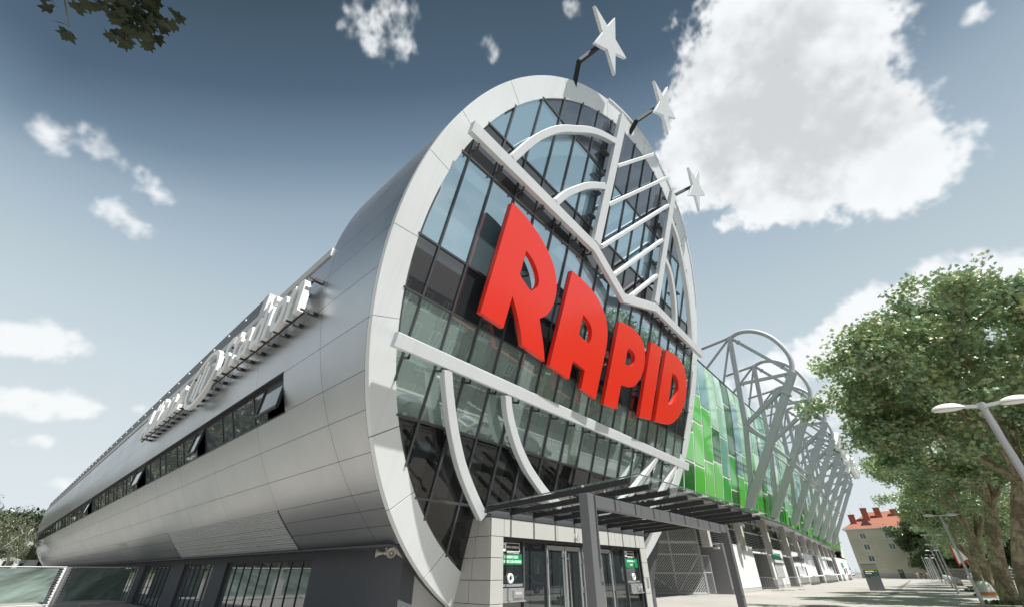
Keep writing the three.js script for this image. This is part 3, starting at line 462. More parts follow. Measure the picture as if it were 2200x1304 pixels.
// ------------------------------------------------------------------ entrance porch
{
  const t = thing('entrance_porch', 'pale stone clad entrance porch with glass doors under the ring', 'porch', [12.5, 0, -8.2]);
  const zf = -7.95, g = 0.006, R = rng(4);
  const pan = (x0, x1, y0, y1) => part('stone_panel', rbx(x0 + g, x1 - g, y0 + g, y1 - g, zf - 0.04, zf, 0.004), M.stone, t);
  const fx = [8.2, 8.68, 9.9, 11.05, 12.2, 13.35, 14.5, 15.6, 16.32, 16.78]; for (let k = 0; k + 1 < fx.length; k++) pan(fx[k], fx[k + 1], 2.40, 2.84);
  for (const [a, b] of [[8.2, 8.66], [16.32, 16.78]]) for (const [c, d] of [[0, 0.46], [0.46, 0.95], [0.95, 1.44], [1.44, 1.92], [1.92, 2.40]]) pan(a, b, c, d);
  const side = (x, s) => { const ys = [0, 0.46, 0.95, 1.44, 1.92, 2.40, 2.84]; for (let k = 0; k < 6; k++) { const zb = Math.min(-8.05, -9 + (ys[k] - EYE) * 0.33 - 0.2); for (const [za, zc] of [[zf - 0.045, (zf + zb) / 2], [(zf + zb) / 2, zb]]) part('stone_panel', rbx(Math.min(x, x + 0.04 * s), Math.max(x, x + 0.04 * s), ys[k] + g, ys[k + 1] - g, zc + g, za - g, 0.004), M.stone, t); } };
  side(8.2, 1); side(16.78, -1);
  part('porch_core', [bx(8.25, 8.62, 0, 2.80, -9.6, -8.0), bx(16.36, 16.73, 0, 2.80, -9.6, -8.0), bx(8.62, 16.36, 2.40, 2.80, -9.4, -8.0)], M.dark, t);
  part('roof_flashing', [rbx(8.17, 16.81, 2.842, 2.90, -8.9, zf + 0.02, 0.008)], M.frame, t);
  part('inner_floor', bx(8.6, 16.4, 0.005, 0.03, -13, -8.1), M.floor, t);
  // glazed front
  const zg = -8.12; part('door_head', bx(8.66, 16.32, 2.32, 2.398, zg - 0.03, zg + 0.10), M.frameDark, t);
  for (const x of [8.69, 9.60, 10.60, 12.46, 14.36, 15.24, 16.29]) part('glazing_post', bx(x - 0.03, x + 0.03, 0, 2.32, zg - 0.04, zg + 0.06), M.frame, t);
  for (const [a, b] of [[8.72, 9.57], [9.63, 10.57], [14.39, 15.21], [15.27, 16.26]]) part('glass_pane', bx(a, b, 0.03, 2.32, zg - 0.006, zg + 0.006), M.mirrorDoor ?? (M.mirrorDoor = phy([0.22, 0.27, 0.29], 0.02, 0.10, { transmission: 1, thickness: 0, ior: 2.0 })), t);
  for (const [a, b, s] of [[10.64, 11.52, 1], [11.55, 12.42, -1], [12.50, 13.42, 1], [13.45, 14.32, -1]]) {
    const d = part('door', [bx(a, a + 0.09, 0.02, 2.29, zg - 0.03, zg + 0.03), bx(b - 0.09, b, 0.02, 2.29, zg - 0.03, zg + 0.03), bx(a + 0.09, b - 0.09, 2.17, 2.29, zg - 0.03, zg + 0.03), bx(a + 0.09, b - 0.09, 0.02, 0.16, zg - 0.03, zg + 0.03)], M.alu, t);
    part('pane', bx(a + 0.09, b - 0.09, 0.16, 2.17, zg - 0.006, zg + 0.006), M.mirrorDoor, d);
    const hx = s > 0 ? b - 0.12 : a + 0.12; part('pull_handle', [rod(V(hx, 0.30, zg + 0.10), V(hx, 2.1, zg + 0.10), 0.018, 10), bx(hx - 0.012, hx + 0.012, 0.45, 0.48, zg + 0.03, zg + 0.10), bx(hx - 0.012, hx + 0.012, 1.95, 1.98, zg + 0.03, zg + 0.10)], M.chrome, d);
    for (const y of [0.5, 1.15, 1.9]) part('hinge', rod(V(s > 0 ? a + 0.01 : b - 0.01, y - 0.08, zg + 0.045), V(s > 0 ? a + 0.01 : b - 0.01, y + 0.08, zg + 0.045), 0.016, 8), M.chrome, d);
  }
  for (const [a, b] of [[8.72, 9.57], [15.27, 16.26]]) part('rail', bx(a, b, 1.29, 1.35, zg + 0.008, zg + 0.03), M.alu, t);
  part('security_camera', [rbx(11.9, 12.0, 2.52, 2.62, zf, zf + 0.1, 0.01), rod(V(11.95, 2.50, zf + 0.06), V(11.95, 2.44, zf + 0.1), 0.03)], M.white, t);
  part('intercom', rbx(16.50, 16.62, 1.15, 1.45, zf, zf + 0.03, 0.008), M.alu, t);
  // notices on the glass
  const board = (w, h, draw) => { const c = document.createElement('canvas'); c.width = w; c.height = h; const x = c.getContext('2d'); draw(x, w, h); const tx = new THREE.CanvasTexture(c); tx.colorSpace = THREE.SRGBColorSpace; return tx; };
  const energy = board(512, 192, (x, w, h) => { x.fillStyle = '#111518'; x.fillRect(0, 0, w, h); x.fillStyle = '#f2f4f2'; x.fillRect(0, 6, 128, 150); x.strokeStyle = '#f2f4f2'; x.lineWidth = 10; x.strokeRect(128, 10, 350, 142); x.fillStyle = '#14181a'; x.beginPath(); x.arc(64, 80, 36, 0, 7); x.fill(); x.strokeStyle = '#f2f4f2'; x.lineWidth = 8; x.beginPath(); x.moveTo(64, 30); x.lineTo(64, 130); x.moveTo(14, 80); x.lineTo(114, 80); x.stroke(); x.fillStyle = '#ffffff'; x.font = 'bold 52px sans-serif'; x.fillText('WIEN ENERGIE', 142, 98, 326); x.font = 'bold 30px sans-serif'; x.fillText('Offizieller Hauptsponsor', 150, 184, 320); });
  const greenA = board(512, 160, (x, w, h) => { x.fillStyle = '#17804f'; x.fillRect(0, 0, w, h); x.fillStyle = '#ffffff'; x.textAlign = 'center'; x.font = 'bold 58px sans-serif'; x.fillText('RESERVIERTE TICKETS', w / 2, 68, 330); x.fillText('VIP, BUSINESS CLUB & SPONSOREN', w / 2, 134, 490); });
  const greenB = board(512, 256, (x, w, h) => { x.fillStyle = '#17804f'; x.fillRect(0, 0, w, h); x.fillStyle = '#ffffff'; x.textAlign = 'center'; x.font = 'bold 72px sans-serif'; x.fillText('EINGANG', w / 2, 100, 320); x.fillText('VIP', w / 2, 205, 150); });
  const stick = (x0, x1, y0, y1, tx, label, cat) => { const q = new THREE.BoxGeometry(x1 - x0, y1 - y0, 0.004).translate((x0 + x1) / 2, (y0 + y1) / 2, zg + 0.012); solo('window_sign', q, new THREE.MeshStandardMaterial({ map: tx, roughness: 0.5 }), label, cat, { keepUV: true }); };
  stick(8.73, 9.52, 2.03, 2.29, energy, 'black and white sponsor sign at the top of the left glass panel', 'sign');
  stick(8.72, 9.56, 1.78, 2.025, greenA, 'green notice under the sponsor sign on the left glass panel', 'notice');
  stick(15.30, 16.1, 2.06, 2.29, energy, 'black and white sponsor sign at the top of the right glass panel', 'sign');
  stick(15.29, 16.25, 1.76, 2.05, greenB, 'green notice under the sponsor sign on the right glass panel', 'notice');
  for (const [x, where] of [[9.08, 'left'], [15.8, 'right']]) {
    solo('speaking_ring', new THREE.TorusGeometry(0.085, 0.032, 12, 28).translate(x, 1.47, zg + 0.03), M.white, 'white round speaking hole ring in the ' + where + ' glass panel', 'speaking hole');
    const b = thing('cash_drawer', 'grey metal pass-through drawer in the ' + where + ' glass panel beneath the white ring', 'drawer', [x + 0.25, 0.98, zg]);
    part('box', rbx(x - 0.40, x + 0.46, 1.0, 1.26, zg + 0.008, zg + 0.10, 0.01), M.alu, b); part('flap', rbx(x + 0.02, x + 0.40, 1.05, 1.22, zg + 0.105, zg + 0.13, 0.008), M.alu, b); part('slot', bx(x + 0.08, x + 0.33, 1.12, 1.18, zg + 0.131, zg + 0.136), std([0.5, 0.42, 0.40], 0.4), b); part('lip', rbx(x - 0.42, x + 0.48, 0.96, 0.995, zg + 0.01, zg + 0.14, 0.008), M.alu, b);
  }
}
// ------------------------------------------------------------------ canopy
{
  const t = thing('entrance_canopy', 'glass canopy on dark steel rafters and portal frame before the porch', 'canopy', [12.3, 0, -5.5]);
  const xs = [8.05, 8.95, 9.93, 10.94, 11.97, 13.0, 14.03, 15.05, 16.02, 16.9], P = (x, k) => V(x, lerp(2.99, 3.20, k), lerp(-7.95, -3.72 - (16.2 - x) * 0.03, k));
  for (const x of xs) { part('rafter', beam(P(x, 0), P(x, 1), 0.07, 0.115), M.rafter ?? (M.rafter = std([0.02, 0.021, 0.023], 0.5, 0.1)), t); const q = P(x, 0.73); part('glass_clamp', bx(x - 0.03, x + 0.03, q.y + 0.058, q.y + 0.10, q.z - 0.03, q.z + 0.03), M.chrome, t); }
  for (let k = 0; k + 1 < xs.length; k++) { const a = P(xs[k] + 0.012, 0), b = P(xs[k + 1] - 0.012, 0), c = P(xs[k + 1] - 0.012, 1.06), d = P(xs[k] + 0.012, 1.06); const up = 0.085; const g = new THREE.BufferGeometry(); const f = []; for (const h of [0, 0.022]) f.push([a, b, c, d].map((v) => v.clone().add(V(0, up + h, 0)))); const q = []; const tri = (...v) => v.forEach((w) => q.push(w.x, w.y, w.z)); const [l, u] = f; tri(u[0], u[3], u[2], u[0], u[2], u[1]); g.setAttribute('position', new THREE.BufferAttribute(new Float32Array(q), 3)); g.computeVertexNormals(); part('glass_pane', g, M.roofGlass, t);
    part('glass_edge', beam(d.clone().add(V(0, up + 0.011, 0)), c.clone().add(V(0, up + 0.011, 0)), 0.02, 0.022), std([0.10, 0.16, 0.14], 0.2), t); }
  part('glass_edge', beam(P(8.04, 0).add(V(0, 0.096, 0)), P(8.04, 1.06).add(V(0, 0.096, 0)), 0.02, 0.022), std([0.10, 0.16, 0.14], 0.2), t);
  const zb = -4.9; // portal
  for (let k = 0; k < 8; k++) { const x0 = lerp(8.1, 16.66, k / 8), x1 = lerp(8.1, 16.66, (k + 1) / 8); part('portal_beam', rbx(x0 + 0.008, x1 - 0.008, 2.78, 3.03, zb - 0.09, zb + 0.09, 0.008), M.portal ?? (M.portal = std([0.16, 0.165, 0.172], 0.42, 0.3, { map: cloudy })), t); }
  part('portal_beam_core', bx(8.1, 16.66, 2.80, 3.01, zb - 0.075, zb + 0.075), M.dark, t);
  for (const [x0, x1] of [[7.78, 8.1], [16.66, 16.9]]) { part('leg', rbx(x0, x1, 0, 3.035, zb - 0.11, zb + 0.11, 0.012), M.portal, t); part('foot_plate', bx(x0 - 0.1, x1 + 0.1, 0, 0.02, zb - 0.2, zb + 0.2), M.steelDark, t); }
  part('wall_rail', bx(8.0, 16.95, 2.91, 3.0, -8.02, -7.96), M.steelDark, t);
}
// horn loudspeakers under the tube
{
  const horn = (at, turn, label) => { const t = thing('horn_loudspeaker', label, 'loudspeaker', at, turn, undefined);
    part('horn', new THREE.LatheGeometry([[0.03, 0], [0.035, 0.06], [0.05, 0.12], [0.085, 0.19], [0.13, 0.235], [0.135, 0.24], [0.128, 0.236], [0.08, 0.185], [0.04, 0.11], [0.02, 0.05]].map((p) => new THREE.Vector2(...p)), 28).rotateX(Math.PI / 2), M.horn, t, { local: true });
    part('driver', new THREE.CylinderGeometry(0.045, 0.05, 0.10, 16).rotateX(Math.PI / 2).translate(0, 0, -0.05), M.horn, t, { local: true }); part('cone', new THREE.SphereGeometry(0.03, 12, 8).translate(0, 0, 0.17), M.white, t, { local: true });
    part('bracket', [bx(-0.015, 0.015, 0, 0.13, -0.06, -0.03), bx(-0.05, 0.05, 0.12, 0.135, -0.08, 0.0)], M.alu, t, { local: true }); t.scale.setScalar(0.8); };
  horn([6.22, 2.0, -9.55], -2.2, 'beige horn loudspeaker facing left under the tube, the left one'); horn([6.32, 1.99, -9.32], -0.9, 'beige horn loudspeaker facing the viewer under the tube, beside the ring');
}

// ------------------------------------------------------------------ stand with green glass
const zBend = (x, z0, x0, m) => z0 - Math.max(0, x - x0) * m;
{
  const t = thing('green_glass_stand', 'long stadium stand clad in green glass panels above concrete columns', 'stand', [90, 0, -14]);
  const prof = [[7.0, 0], [8.5, 0.29], [10, 0.56], [12, 0.91], [14, 1.23], [17, 1.63], [18.6, 1.78], [19.6, 1.80]], TOP = 19.6;
  const pc = new THREE.SplineCurve(prof.map((p) => new THREE.Vector2(...p))).getPoints(240);
  const zAt = (y, x) => { let a = 0, b = 239; while (b - a > 1) { const m = (a + b) >> 1; if (pc[m].x > y) b = m; else a = m; } const u = Math.min(1, Math.max(0, (y - pc[a].x) / (pc[a + 1].x - pc[a].x))); return zBend(x, -11.95, 66, 0.062) + lerp(pc[a].y, pc[a + 1].y, u); };
  const R = rng(19);
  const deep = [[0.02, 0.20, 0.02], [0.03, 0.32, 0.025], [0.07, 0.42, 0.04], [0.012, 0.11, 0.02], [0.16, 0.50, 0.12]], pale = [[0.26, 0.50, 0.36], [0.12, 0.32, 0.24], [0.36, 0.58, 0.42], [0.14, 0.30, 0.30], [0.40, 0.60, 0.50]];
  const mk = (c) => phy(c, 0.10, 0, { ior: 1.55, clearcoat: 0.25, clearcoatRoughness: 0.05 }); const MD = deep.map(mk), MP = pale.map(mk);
  const edges = []; let x = 24; while (x < 176) { edges.push(x); x += x < 90 ? 2.35 : 3.6; } edges.push(x);
  const sheet = (x0, x1, y0, y1, N, off) => { const q = []; for (let k = 0; k < N; k++) { const a = lerp(y0, y1, k / N), b = lerp(y0, y1, (k + 1) / N); const p = (x, y) => [x, y, zAt(y, x) + off]; q.push(...p(x0, a), ...p(x1, a), ...p(x1, b), ...p(x0, a), ...p(x1, b), ...p(x0, b)); } const g = new THREE.BufferGeometry(); g.setAttribute('position', new THREE.BufferAttribute(new Float32Array(q), 3)); const nn = new Float32Array(q.length); for (let k = 0; k < q.length; k += 3) { const dy = (zAt(q[k + 1] + 0.15, q[k]) - zAt(q[k + 1] - 0.15, q[k])) / 0.3, l = Math.hypot(1, dy); nn[k + 1] = -dy / l; nn[k + 2] = 1 / l; } g.setAttribute('normal', new THREE.BufferAttribute(nn, 3)); return g; };
  for (let i = 0; i + 1 < edges.length; i++) {
    const cuts = [7]; let y = 7 + 0.9 + R() * 2.6; while (y < 18.4) { cuts.push(y); y += 2.4 + R() * 2.8; } if (TOP - cuts[cuts.length - 1] < 1) cuts.pop(); cuts.push(TOP);
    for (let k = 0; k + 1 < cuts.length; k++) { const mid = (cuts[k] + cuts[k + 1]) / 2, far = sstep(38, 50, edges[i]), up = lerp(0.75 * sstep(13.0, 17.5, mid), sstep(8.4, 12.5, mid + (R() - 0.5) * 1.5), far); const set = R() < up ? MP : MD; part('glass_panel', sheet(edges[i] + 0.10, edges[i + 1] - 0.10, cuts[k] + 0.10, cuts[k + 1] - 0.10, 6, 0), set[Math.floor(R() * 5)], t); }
  }
  { const g = []; for (let i = 0; i + 1 < edges.length; i++) g.push(sheet(edges[i], edges[i + 1], 7, TOP, 14, -0.035)); part('panel_frame', g, M.white, t); }
  const run = (x0, x1, f) => { const g = []; for (let q = x0; q < x1 - 0.1; q += 6) { const e = Math.min(x1, q + 6); g.push(f(q, e)); } return g; };
  part('lower_edge', run(24, 178, (a, b) => beam(V(a, 6.93, zAt(7, a) - 0.05), V(b, 6.93, zAt(7, b) - 0.05), 0.35, 0.10)), M.steelDark, t);
  part('upper_edge', run(24, 178, (a, b) => beam(V(a, TOP + 0.05, zAt(TOP, a)), V(b, TOP + 0.05, zAt(TOP, b)), 0.12, 0.08)), M.steelDark, t);
  part('soffit', run(24, 178, (a, b) => beam(V(a, 6.98, zAt(7, a) - 2.1), V(b, 6.98, zAt(7, b) - 2.1), 4.1, 0.08)), M.lightgrey, t);
  const cx = [38.6, 48.6, 58.9, 69.5, 79.9, 90, 100.8, 110.8, 121, 132, 143, 154]; for (const q of cx) part('column', rbx(q - 0.27, q + 0.27, 3.4, 6.94, zAt(7, q) - 1.25, zAt(7, q) - 0.6, 0.02), M.concrete, t);
  part('concourse_wall', run(43, 172, (a, b) => beam(V(a, 5.35, zAt(7, a) - 3.9), V(b, 5.35, zAt(7, b) - 3.9), 0.2, 3.2)), M.interiorDark, t);
  for (let k = 0; k + 1 < cx.length; k++) { const a = cx[k] + 0.28, b = cx[k + 1] - 0.28, za = zAt(7, a) - 1.6, zb = zAt(7, b) - 1.6;
    part('window_rail', beam(V(a, 5.35, za), V(b, 5.35, zb), 0.10, 0.14), M.lightgrey, t); part('window_rail', beam(V(a, 6.4, za), V(b, 6.4, zb), 0.06, 0.07), M.lightgrey, t);
    part('concourse_glass', beam(V(a, 6.1, za - 0.1), V(b, 6.1, zb - 0.1), 0.02, 1.5), M.spandrel, t);
    if (k < 3) for (let s = 0; s < 9; s++) part('blind_slat', beam(V(a, 3.75 + s * 0.17, za), V(b, 3.75 + s * 0.17, zb), 0.10, 0.03), M.alu, t); else part('concourse_glass', beam(V(a, 4.45, za - 0.1), V(b, 4.45, zb - 0.1), 0.02, 1.6), M.spandrel, t); }
  part('sill', run(43, 172, (a, b) => beam(V(a, 3.5, zAt(7, a) - 1.7), V(b, 3.5, zAt(7, b) - 1.7), 0.5, 0.14)), M.white, t);
  part('concourse_base', run(43, 172, (a, b) => beam(V(a, 1.7, zAt(7, a) - 3.8), V(b, 1.7, zAt(7, b) - 3.8), 0.3, 3.4)), M.interiorDark, t);
  part('stand_body', run(24, 178, (a, b) => beam(V(a, 13.0, zAt(7, a) - 8), V(b, 13.0, zAt(7, b) - 8), 14, 11.9)), M.interiorDark, t);
}
// roof trusses
{
  const xs = [47.5, 57.5, 68.6, 79.5, 90.5, 101, 112, 124];
  const ord = ['nearest to the oval front', 'second from the oval front', 'third from the oval front', 'fourth from the oval front', 'fifth from the oval front', 'sixth from the oval front', 'seventh from the oval front', 'farthest from the oval front'];
  let proto;
  xs.forEach((x, i) => {
    const zo = zBend(x, 0, 66, 0.05);
    const label = 'grey steel truss with thick raking column and arched top, ' + ord[i];
    if (proto) { copyOf(proto, [x, 0, zo], 0, label); return; }
    const t = proto = thing('roof_truss', label, 'truss', [x, 0, zo], 0, 'steel roof trusses along the green stand');
    const q = (y, z, dx = 0) => V(x + dx, y, z), A = q(25.1, -8.3), B = q(19.2, -3.7), F = q(6.95, -11.25);
    part('post', [beam(A, q(15, -9.3), 0.62, 0.42), beam(q(15, -9.3), q(9.2, -10.35), 0.50, 0.40), beam(q(9.2, -10.35), F, 0.46, 0.38)], M.steel, t);
    part('raking_column', beam(B, F.clone().add(V(0, 0, 0.1)), 0.85, 0.62), M.steel, t);
    part('arch', pipe([A, q(25.35, -7.2), q(25.0, -5.9), q(23.9, -4.6), q(22.3, -3.75), q(20.7, -3.42), B], 0.24, 40, 10), M.steel, t);
    part('tie', rod(A, B, 0.17, 10), M.steel, t); part('tie', rod(B, q(19.4, -9.0), 0.19, 10), M.steel, t); part('brace', rod(q(18.4, -4.1), q(14.9, -9.35), 0.25, 10), M.steel, t); part('brace', rod(q(14.7, -9.4), q(12.9, -7.6), 0.19, 10), M.steel, t);
    part('roof_arm', rod(A, q(24.75, -11.9), 0.18, 10), M.steel, t); part('roof_arm', rod(A, q(21.5, -12.4), 0.14, 8), M.steel, t); part('roof_arm', rod(A, q(19.6, -10.4), 0.12, 8), M.steel, t);
    for (const [p, r, d] of [[q(24.2, -7.6), 0.26, A.clone().sub(B)], [q(20.1, -4.35), 0.26, A.clone().sub(B)], [q(18.9, -4.4), 0.33, V(0, 3, 5)], [q(17.2, -4.95), 0.58, V(0, 12, 7.5)], [q(19.32, -8.4), 0.27, V(0, 0, 1)], [q(15.4, -8.7), 0.34, V(0, 3, 5)]]) { d.normalize(); part('joint_plate', rod(p.clone().addScaledVector(d, -0.05), p.clone().addScaledVector(d, 0.05), r, 14), M.steel, t); }
  });
  const t = thing('truss_purlins', 'long grey steel pipes linking the roof trusses lengthwise', 'steel pipes', [85, 12, -9]);
  for (const [y, z, r] of [[14.9, -9.1, 0.15], [12.9, -7.75, 0.12], [12.1, -8.0, 0.10]]) part('pipe', [rod(V(xs[0], y, z), V(66, y, z), r), rod(V(66, y, z), V(xs[7], y, z - (xs[7] - 66) * 0.05), r)], M.steel, t);
}
// letters standing on the trusses
{
  const t = thing('stand_name_sign', 'row of white letters on a frame up on the trusses, seen edge on', 'letter sign', [100, 19, -5]);
  const tilt = (g, x) => g.rotateX(0.40).translate(x, 19.75, 0);
  const zz = (x) => zBend(x, -5.0, 84, 0.012);
  const put = (list, x0, nm) => list.forEach((g) => { g.computeBoundingBox(); const c = (g.boundingBox.min.x + g.boundingBox.max.x) / 2 + x0; part(nm, tilt(g, x0).translate(0, 0, zz(c)), M.white, t); });
  put(letters('Allianz', 2.1, 0.7, 14.5), 84, 'letter'); put(letters('Stadion', 2.1, 0.7, 15), 107, 'letter');
  put([geo(roundLogo(1.6, 0.7))], 102.6, 'round_emblem');
  for (const [a, b] of [[84, 99], [104, 122.5]]) { part('rail', [beam(V(a, 19.65, zz(a) - 0.1), V(b, 19.65, zz(b) - 0.1), 0.14, 0.14), beam(V(a, 21.3, zz(a) + 0.25), V(b, 21.3, zz(b) + 0.25), 0.1, 0.1)], M.steelDark, t); for (let x = a; x <= b; x += 5) part('stay', [beam(V(x, 19.65, zz(x) - 0.1), V(x, 21.3, zz(x) + 0.25), 0.09, 0.09), beam(V(x, 19.65, zz(x) - 0.1), V(x, 19.2, zz(x) - 1.6), 0.1, 0.1), beam(V(x, 21.3, zz(x) + 0.25), V(x, 19.2, zz(x) - 1.6), 0.07, 0.07)], M.steelDark, t); }
}
// ------------------------------------------------------------------ gate, booths, barriers
{
  const a = V(37.9, 0, -17.9), b = V(42.1, 0, -14.4), t = thing('mesh_gate', 'tall grey steel mesh gate between the oval building and the white wall', 'gate', [40, 0, -16.1]);
  const hole = noiseTex(64, 64, (u, v) => { const f = (x, y) => Math.hypot((u - x) * 1.0, (v - y) * 1.0); const d = Math.min(f(0.5, 0.5), f(0, 0), f(1, 0), f(0, 1), f(1, 1)); return d < 0.27 ? 0 : 1; }, false, 1 / 0.22);
  const mesh = std([0.42, 0.43, 0.43], 0.5, 0.3, { alphaMap: hole, alphaTest: 0.5, side: THREE.DoubleSide });
  const P = (u, y) => a.clone().lerp(b, u).setY(y);
  const panel = (u0, u1, y0, y1) => { const p = [P(u0, y0), P(u1, y0), P(u1, y1), P(u0, y1)], L = a.distanceTo(b); const g = new THREE.BufferGeometry(); const f = (i) => p[i].toArray(), uv = [[u0 * L, y0], [u1 * L, y0], [u1 * L, y1], [u0 * L, y1]]; g.setAttribute('position', new THREE.BufferAttribute(new Float32Array([0, 1, 2, 0, 2, 3].flatMap(f)), 3)); g.setAttribute('uv', new THREE.BufferAttribute(new Float32Array([0, 1, 2, 0, 2, 3].flatMap((i) => uv[i])), 2)); g.computeVertexNormals(); return part('mesh_panel', g, mesh, t, { keepUV: true }); };
  for (const [u0, u1] of [[0.02, 0.40], [0.42, 0.90]]) { panel(u0, u1, 0.15, 1.55); panel(u0, u1, 1.6, 2.95); panel(u0, u1, 3.05, 3.9); panel(u0, u1, 4.0, 5.6); }
  for (const y of [0.1, 1.57, 3.0, 3.95, 5.6]) part('rail', beam(P(0, y), P(0.92, y), 0.10, y === 3.95 ? 0.22 : 0.11), M.steel, t);
  for (const u of [0, 0.41, 0.91]) part('post', beam(P(u, 0), P(u, 5.6), 0.12, 0.12), M.steel, t);
  part('brace', beam(P(0.41, 0.15), P(0.02, 1.5), 0.05, 0.05), M.steel, t); part('brace', beam(P(0.43, 0.15), P(0.88, 2.9), 0.05, 0.05), M.steel, t);
  const s = thing('side_turnstile_gate', 'narrow barred gate leaf to the right of the tall mesh gate', 'gate', [42.3, 0, -14.2]); part('frame', [beam(P(0.93, 0), P(0.93, 2.9), 0.08, 0.08), beam(P(1.05, 0), P(1.05, 2.9), 0.08, 0.08), beam(P(0.93, 1.6), P(1.05, 1.6), 0.07, 0.07), beam(P(0.93, 2.9), P(1.05, 2.9), 0.07, 0.07)], M.steel, s); for (let k = 1; k < 5; k++) part('bar', rod(P(0.93 + 0.024 * k, 0.05), P(0.93 + 0.024 * k, 2.9), 0.015, 6), M.steel, s);
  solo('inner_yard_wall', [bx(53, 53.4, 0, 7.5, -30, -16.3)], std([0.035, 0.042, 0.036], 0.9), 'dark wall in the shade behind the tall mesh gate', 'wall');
}
{
  const zb = (x) => -13 - (x - 50) * 0.025;
  const wall = (x0, x1, y1, name, label, cat) => { const t = thing(name, label, cat, [(x0 + x1) / 2, 0, zb((x0 + x1) / 2)]); const zf0 = zb(x0), zf1 = zb(x1), a = V(x0, 0, zf0), b = V(x1, 0, zf1);
    const n = Math.max(2, Math.round((x1 - x0) / 3)); for (let k = 0; k < n; k++) { const u = lerp(x0, x1, k / n) + 0.012, w = lerp(x0, x1, (k + 1) / n) - 0.012; part('wall_panel', [beam(V(u, (0.38 + y1) / 2, zb(u) - 0.15), V(w, (0.38 + y1) / 2, zb(w) - 0.15), 0.3, y1 - 0.38)], M.boothWall ?? (M.boothWall = std([0.66, 0.665, 0.67], 0.6, 0, { map: cloudy })), t); }
    part('plinth', beam(a.clone().add(V(0.02, 0.19, -0.17)), b.clone().add(V(-0.02, 0.19, -0.17)), 0.3, 0.38), M.concrete, t);
    part('side_wall', bx(x0, x0 + 0.25, 0, y1 - 0.01, zf0 - 3, zf0 - 0.302), M.steelSide ?? (M.steelSide = std([0.24, 0.24, 0.25], 0.7)), t); part('side_wall', bx(x1 - 0.25, x1, 0, y1 - 0.01, zf1 - 3, zf1 - 0.302), M.steelSide, t);
    part('coping', beam(a.clone().setY(y1 + 0.03).add(V(0, 0, -0.6)), b.clone().setY(y1 + 0.03).add(V(0, 0, -0.6)), 1.25, 0.06), M.white, t); return t; };
  const rect = (t, name, x0, x1, y0, y1, d, m) => part(name, beam(V(x0, (y0 + y1) / 2, zb(x0) + d / 2), V(x1, (y0 + y1) / 2, zb(x1) + d / 2), d, y1 - y0), m, t);
  wall(43.2, 52.4, 3.82, 'white_wall', 'plain white wall block right of the mesh gate', 'wall');
  const A = wall(59.9, 67.3, 3.95, 'turnstile_booth', 'white entrance booth with green sign above a barred shutter', 'booth');
  rect(A, 'sign_board', 60.7, 65.7, 3.0, 3.62, 0.08, std([0.03, 0.26, 0.15], 0.5)); rect(A, 'shutter_hood', 60.8, 65.6, 2.62, 2.90, 0.25, M.lightgrey); rect(A, 'shutter', 60.9, 65.4, 1.15, 2.6, 0.05, M.steelSide); for (let k = 0; k < 7; k++) rect(A, 'shutter_bar', 61 + k * 0.64, 61.35 + k * 0.64, 1.16, 2.58, 0.09, M.lightgrey);
  const B = wall(73.5, 92.6, 4.08, 'ticket_booth', 'white ticket booth with two dark hatches over a roller shutter', 'booth');
  rect(B, 'hatch', 74.2, 77.0, 2.9, 3.5, 0.10, M.steelDark); rect(B, 'hatch', 77.5, 82.6, 2.9, 3.6, 0.10, M.steelDark); rect(B, 'sign_board', 74.4, 82.4, 2.35, 2.75, 0.06, M.white); rect(B, 'shutter', 75.2, 81.4, 1.25, 2.3, 0.04, M.steel); rect(B, 'shutter_frame', 74.5, 75.15, 1.2, 2.3, 0.09, M.steelDark); rect(B, 'shutter_frame', 81.5, 82.1, 1.2, 2.3, 0.09, M.steelDark); rect(B, 'counter', 74.8, 82.5, 1.05, 1.18, 0.5, M.white); rect(B, 'counter', 83, 93, 1.12, 1.25, 0.8, M.white);
  const Cc = wall(99.1, 119.4, 4.28, 'ticket_booth', 'white ticket booth with one dark hatch and a wide counter', 'booth');
  rect(Cc, 'hatch', 109.4, 117.5, 2.6, 3.7, 0.12, M.steelDark); rect(Cc, 'shutter', 111.5, 115, 1.42, 2.5, 0.05, M.steel); rect(Cc, 'shutter_frame', 115.2, 118, 1.42, 2.5, 0.09, M.steelDark); rect(Cc, 'counter', 100, 118, 1.2, 1.35, 0.9, M.white);
  const Dd = wall(125.5, 150, 4.5, 'ticket_booth', 'white ticket booth with small green plate, farthest along the stand', 'booth');
  rect(Dd, 'sign_board', 134, 138, 2.7, 3.6, 0.1, std([0.03, 0.26, 0.15], 0.5)); rect(Dd, 'shutter', 136, 139, 1.4, 2.4, 0.06, M.steelDark); rect(Dd, 'shutter', 141, 143, 1.4, 2.6, 0.06, M.steelDark); rect(Dd, 'counter', 128, 133, 1.2, 1.35, 0.9, M.white); rect(Dd, 'counter', 140, 149, 1.2, 1.35, 0.9, M.white);
  // recess with green sign and barred door between wall and first booth
  const s = thing('gate_sign', 'green sign reading Seite above the barred door beside the white wall', 'sign', [55.8, 2.8, -14.4]); part('board', bx(53.4, 58.6, 2.85, 3.62, -14.5, -14.4), std([0.02, 0.18, 0.10], 0.5), s); part('lettering', words('Seite', 0.34, 0.02, 1.5).translate(54.6, 3.05, -14.39), M.white, s);
  const d = thing('barred_door', 'grey barred door in the recess under the green Seite sign', 'door', [55.6, 0, -14.6]); for (let k = 0; k < 16; k++) part('bar', rod(V(53.4 + k * 0.33, 0.05, -14.6), V(53.4 + k * 0.33, 2.8, -14.6), 0.03, 6), M.steel, d); for (const y of [0.1, 1.0, 1.9, 2.8]) part('rail', bx(53.3, 58.6, y - 0.04, y + 0.04, -14.64, -14.56), M.steel, d);
